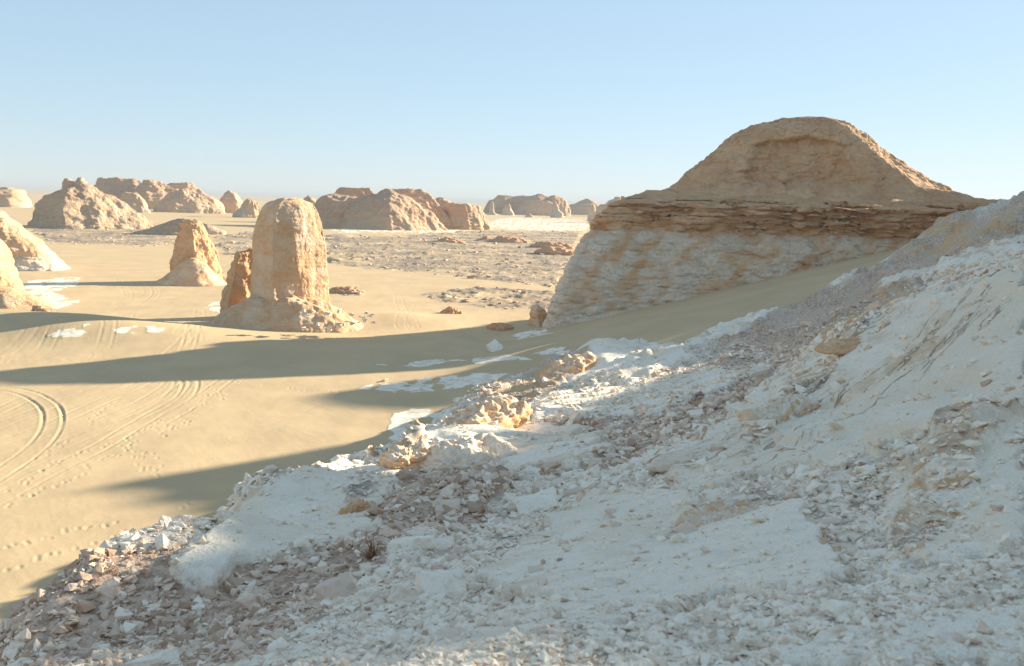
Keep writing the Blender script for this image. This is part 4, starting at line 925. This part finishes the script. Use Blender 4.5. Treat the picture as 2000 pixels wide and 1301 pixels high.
def zone(px, py):
    for test, where, grp in (
        (py > 1230 and px < 500, 'at the bottom left edge', 'stones of the lower left scree'), (py > 1040 and px < 420, 'on the rim of the lower left scree', 'stones of the lower left scree'),
        (py > 1130 and px < 900, 'in the lower scree around the pale wedge rock', 'stones of the lower left scree'), (py > 1040 and px < 900, 'in the brown scree under the white apron', 'stones of the lower left scree'),
        (px >= 1600 and py > 1130, 'in the white rubble of the bottom right corner', 'stones of the bottom right rubble'), (px >= 900 and py > 1130, 'in the chalk rubble along the bottom edge', 'stones of the bottom right rubble'),
        (px > 1400 and py > 880, 'in the gravel channel between the white slabs', 'stones between the white slabs'), (py > 960 and px > 1000, 'on the gravel just above the smooth white slab', 'stones of the middle gully'),
        (py > 880 and px < 1000, 'in the stony gully right of the white apron', 'stones of the middle gully'), (py > 880, 'at the head of the middle gully', 'stones of the middle gully'),
        (py > 760, 'on the brown strip above the white hump', 'stones of the upper slope'), (px < 1400, 'on the sunlit far rim of the slope', 'stones of the upper slope'),
        (px < 1700, 'on the far slope next to the sand ramp', 'stones of the upper slope')):
        if test: return where, grp
    return 'on the upper right slope near the skyline', 'stones of the upper slope'
W2 = wgt * (H['scree'] > 0.5); pw = (W2 / W2.sum()).ravel()
I = hill_pick(700); taken = []
for j in range(len(I[0])):
    k = (I[0][j], I[1][j]); px, py = float(H['px'][k]), float(H['py'][k])
    if len(taken) >= 262 or not (5 < px < 1995 and py < 1290): continue
    if any((px - a) ** 2 + (py - b) ** 2 < 18 ** 2 for a, b in taken): continue
    taken.append((px, py)); Rk = float(H['R'][k])
    s_ = Rk / FPX * (15 + 42 * rnd.uniform(0, 1) ** 2.6); s_ = min(s_, 1.3)
    where, grp = zone(px, py)
    tn = np.clip(0.8 - 0.55 * H['brown'][k] * (1 - H['chalk'][k]) + rnd.normal(0, 0.18), 0, 1)
    lab = ('small ' if s_ / Rk * FPX < 22 else 'larger ') + ('brown ' if tn < .35 else 'grey-brown ' if tn < .55 else 'pale ' if tn < .8 else 'white ') + SHAPES[(j % 12) % 5] + ' ' + where
    place(STONES[j % 12], k, s_, 'stone', lab, 'stone', grp, tn, tilt=rnd.normal(0, 0.2))
HERO = [  # px, py, width px, tone, spin, tilt, flatness, mesh kind, label
 (208,1162,44,.42,0.1,.1,1.0,0,'tan flat block on the rim of the lower left scree'),
 (655,1160,95,.36,0.5,.2,1.0,2,'brown block with sunlit white chips on its top'),
 (705,1138,40,1.,0.8,.3,1.0,3,'bright sunlit chalk chip on the brown block'),
 (855,1150,125,.80,0.2,.1,1.0,2,'pale wedge-shaped rock with a pointed top in the lower scree'),
 (790,1170,75,.55,1.2,.3,1.0,2,'tan boulder leaning on the pale wedge rock'),
 (878,985,64,.52,0.3,.1,1.0,0,'grey boulder in the middle gully'),
 (915,975,44,.75,0.9,.6,1.0,1,'pale slab leaning beside the grey boulder'),
 (1060,978,110,.85,0.3,.1,1.0,0,'large smooth chalk block in the middle gully'),
 (1000,985,50,.80,0.6,.2,1.0,1,'thin sunlit slab left of the large chalk block'),
 (1160,925,52,.72,0.4,.1,1.0,0,'pale block standing above the middle gully'),
 (1310,890,95,.58,0.25,.1,1.0,1,'long grey slab at the head of the middle gully'),
 (1372,838,46,.85,1.3,.7,1.0,2,'upright white block above the long grey slab'),
 (1365,806,36,.78,0.2,.1,1.0,0,'cream block behind the upright white block'),
 (1438,795,46,.80,0.4,.2,1.0,2,'pale block on the brown strip, left of two'),
 (1482,776,50,.88,0.6,.2,1.0,2,'pale block on the brown strip, right of two'),
 (1605,1018,78,.48,0.2,.1,1.0,1,'purple-grey slab lying on the smooth white slab'),
 (1342,1035,46,.40,0.6,.5,1.0,2,'rough brown boulder under the cracked slab'),
 (1700,1080,72,.82,0.2,.1,1.0,1,'long pale slab in the gravel channel'),
 (1560,1190,60,.85,0.5,.2,1.0,0,'chunky chalk stone in the white rubble, lower right'),
 (1500,1215,46,.80,0.1,.2,1.0,0,'angular chalk stone left of the chunky one'),
 (690,990,52,.38,1.1,.3,1.0,4,'rust-brown slab fallen on the white apron'),
 (800,1050,100,.9,0.35,.1,1.0,1,'long white slab in the scree beside the dry shrub'),
 (865,1060,75,.72,0.4,.2,1.0,0,'cream block right of the long white slab'),
 (1215,860,40,.5,0.3,.1,1.0,4,'thin grey plate near the white hump'),
 (1050,1110,40,.5,0.3,.1,1.0,0,'grey stone in the gravel hollow'),
 (880,1235,60,.52,0.3,.1,1.0,0,'brown stone at the lower edge of the scree'),
 (300,1290,80,.92,0.3,.1,1.0,3,'bright crumbly chalk lump at the bottom edge, left'),
 (1760,585,36,.62,0.3,.1,1.0,0,'tan stone under the ochre ledge'),
 (870,1010,46,.85,.2,.1,1.0,1,'flat white stone below the grey boulder'),
 (1400,1245,60,.85,.2,.1,1.0,0,'blocky chalk stone at the bottom right'),]
HM = [stone_mesh('hero_stone', 980 + i, 20, f, 0.035, 2) for i, f in enumerate([(1, .7, .42), (1, .55, .26), (1, .75, .62), (1, .7, .5), (1, .7, .16)])]
for me in HM: me.materials.append(M_STONE_O)
for (px, py, w, tn, spn, tilt, fl, kind, lab) in HERO:
    k = find(px, py + w * 0.12); place(HM[kind], k, float(H['R'][k]) / FPX * w * 1.1, 'rock', lab, 'rock', None, tn, spn + 0.0, tilt + rnd.normal(0, .2), 0.03, fl)

def place_flat(me, px, py, w, name, lab, cat, grp, tn, zoff=0.0, sink=0.15):
    x, y = on_z(px, py, zoff); x, y = float(x), float(y); z = zoff if zoff else gz(x, y); s_ = y / FPX * w
    o = bpy.data.objects.new(name, me); COL.objects.link(o)
    o.matrix_world = Matrix.Translation((x, y, z + s_ * sink)) @ rot_to((0, 0, 1), rnd.uniform(0, 6.28), rnd.normal(0, 0.15)) @ Matrix.Diagonal((s_, s_, s_, 1)); o['tone'] = float(tn)
    return tag(o, lab, cat, grp)
place_flat(HM[0], 968, 692, 46, 'rock', 'lone white chalk block standing on the shaded sand', 'rock', None, .95)
place_flat(HM[2], 752, 748, 16, 'rock', 'small pale stone at the left end of the white crust', 'rock', None, .8)
for j in range(46):                                                   # rubble below the golden tower
    px, py = rnd.uniform(590, 728), rnd.uniform(606, 654)
    if py > 654 - 0.35 * max(0, px - 640): py -= 14
    t = np.clip((py - 600) / 55, 0, 1)
    place_flat(STONES[j % 12], px, py, rnd.uniform(6, 16), 'boulder', 'cream boulder in the rubble at the golden tower foot', 'boulder', 'boulders below the golden tower', rnd.uniform(.6, .9), zoff=4.2 * (1 - t) + 0.2, sink=0.1)

# ------------------------------------------------------------------ solid outcrops breaking through the slope
M_OUT = mat_rock('ochre_outcrop_rock', k=3.0, fine=3.0, bumpd=0.06, fineb=0.015)
def outcrop(px, py, w, h, depth, lab, seed, yaw=0.5, ch=0.25, oc=0.5, br=0.1, pit=0.0):
    k = find(px, py + h * 0.30); Rk = float(H['R'][k]); base = np.array((H['X'][k], H['Y'][k], H['Z'][k]))
    sx, sz = Rk / FPX * w * 0.56, Rk / FPX * h * 0.50; sy = sx * depth
    nu, nv = 120, 60
    u, v = np.meshgrid(np.linspace(0, 2 * math.pi, nu, endpoint=False), np.linspace(-0.42 * math.pi, 0.5 * math.pi, nv), indexing='xy')
    f = lambda c, e: np.sign(c) * np.abs(c) ** e
    X = f(np.cos(v), 1.0) * f(np.cos(u), .8); Y = f(np.cos(v), 1.0) * f(np.sin(u), .8); Z = f(np.sin(v), 1.0)
    X, Y, Z = X * sx, Y * sy, Z * sz + 0.18 * X * sx * 0.4
    N = np.stack([X / sx ** 2, Y / sy ** 2, Z / sz ** 2], -1); N /= np.linalg.norm(N, axis=-1)[..., None] + 1e-9
    L = min(sx, sz * 2); bed = Z + 0.25 * X + 0.12 * L * p3(X / L, Y / L, Z / L, seed)
    D = 0.40 * L * fbm3(X / (L * 1.1), Y / (L * 1.1), Z / (L * 1.1), 7, seed, 0.55) * sstep(-0.9, 0.2, Z / sz)
    fb = (bed / (0.16 * L)) % 1.0; D = D + 0.06 * L * sstep(0, .15, fb) * sstep(1, .7, fb)
    rn = p3(X / (L * .5), Y / (L * .5), Z / (L * .9), seed + 3); D = D - 0.07 * L * sstep(.12, 0, np.abs(rn))
    if pit: D = D - pit * L * np.maximum(p3(X / (L * .12), Y / (L * .12), Z / (L * .12), seed + 5) - 0.1, 0)
    P = np.stack([X, Y, Z], -1) + N * D[..., None]
    P[-1] = P[-1].mean(0)
    cy, sy_ = math.cos(yaw), math.sin(yaw); P = np.stack([P[..., 0] * cy - P[..., 1] * sy_, P[..., 0] * sy_ + P[..., 1] * cy, P[..., 2]], -1)
    n = fbm3(X / L * 2, Y / L * 2, Z / L * 2, 3, seed + 9); top = sstep(0.35, 0.9, N[..., 2])
    me = grid_mesh('outcrop', P, dict(chalk=np.clip(ch + 0.22 + 0.30 * top + 0.7 * n, 0, 1), ochre=np.clip(oc - 0.12 - 0.15 * top + 0.6 * n, 0, 1), brown=np.clip(br + 0.5 * n, 0, 1)), wrap=True)
    o = link_mesh('outcrop', me, M_OUT, None, base); tag(o, lab, 'outcrop'); return o
for i, a in enumerate([
  (945, 806, 200, 56, .45, 'long ochre scarp on the rim, left of the white crest', .9, .05, .7, .3),
  (1115, 712, 140, 40, .5, 'orange-brown scarp under the far white crest', .8, .10, .75, .25),
  (795, 885, 85, 60, .7, 'brown crumbling scarp above the white apron', .8, .15, .6, .3),
  (905, 882, 170, 60, .8, 'white-topped chalk knob in the middle of the rim', .5, .55, .35, .0),
  (690, 984, 60, 46, .5, 'leaning rust-brown rock standing on the white apron', 1.0, .0, .75, .3),
  (1662, 670, 140, 20, .5, 'orange ledge at the top of the cracked slab', .5, .05, .95, .1),
  
  
  
  (1425, 1000, 200, 42, .45, 'rough brown outcrop above the smooth white slab', .4, .10, .35, .5, .08),
  (1525, 795, 190, 40, .35, 'yellow-stained bedrock rib left of the cracked slab', .75, .45, .55, .0),
  
  
  
  
  
  ]):
    outcrop(*a[:6], 1300 + i * 7, *a[6:])

# ------------------------------------------------------------------ dry shrub
k = find(728, 1088); base = Vector((H['X'][k], H['Y'][k], H['Z'][k])); sh = empty('dry_shrub', base)
tag(sh, 'dry rust-brown shrub rooted in the scree below the white apron', 'shrub')
bw = NB('dry_twig'); bw.color(bw.mix(bw.noise(30), (0.20, 0.10, 0.05), (0.36, 0.20, 0.10)))
def twigs(name, n, hmax, spread, r0, down=False):
    bm = bmesh.new()
    for i in range(n):
        a = rnd.uniform(0, 6.28); h = hmax * rnd.uniform(0.5, 1); sp_ = spread * rnd.uniform(0.2, 1); p = Vector((rnd.normal(0, .02), rnd.normal(0, .02), -0.03)); prev = None
        for j in range(5):
            t = j / 4; q = p + Vector((math.cos(a) * sp_ * t ** 1.3, math.sin(a) * sp_ * t ** 1.3, h * t * (1 - (0.55 * t if down else 0)))) + Vector(rnd.normal(0, 0.012, 3)); r = r0 * (1 - 0.8 * t)
            ring = [bm.verts.new(q + Vector((math.cos(c) * r, math.sin(c) * r, 0))) for c in (0, 2.09, 4.19)]
            if prev:
                for c in range(3): bm.faces.new((prev[c], prev[(c + 1) % 3], ring[(c + 1) % 3], ring[c]))
            prev = ring
    me = bpy.data.meshes.new(name); bm.to_mesh(me); bm.free(); return link_mesh(name, me, bw.m, sh)
twigs('stem', 9, 0.30, 0.08, 0.010); twigs('twigs', 130, 0.14, 0.24, 0.004, True)

# ------------------------------------------------------------------ desert haze
bm = bmesh.new(); bmesh.ops.create_cube(bm, size=1.0); me = bpy.data.meshes.new('haze'); bm.to_mesh(me); bm.free()
hz = link_mesh('haze', me, None); hz.scale = (90000, 90000, 60); hz.location = (0, 0, 18)
hm = bpy.data.materials.new('desert_haze'); hm.use_nodes = True; ht = hm.node_tree; ht.nodes.remove(ht.nodes['Principled BSDF'])
pv = ht.nodes.new('ShaderNodeVolumePrincipled'); pv.inputs['Density'].default_value = 0.00012; pv.inputs['Color'].default_value = (0.40, 0.46, 0.54, 1); pv.inputs['Anisotropy'].default_value = 0.0
ht.links.new(pv.outputs[0], ht.nodes['Material Output'].inputs['Volume']); me.materials.append(hm)
tag(hz, 'thin pale dust haze over the desert', kind='stuff')
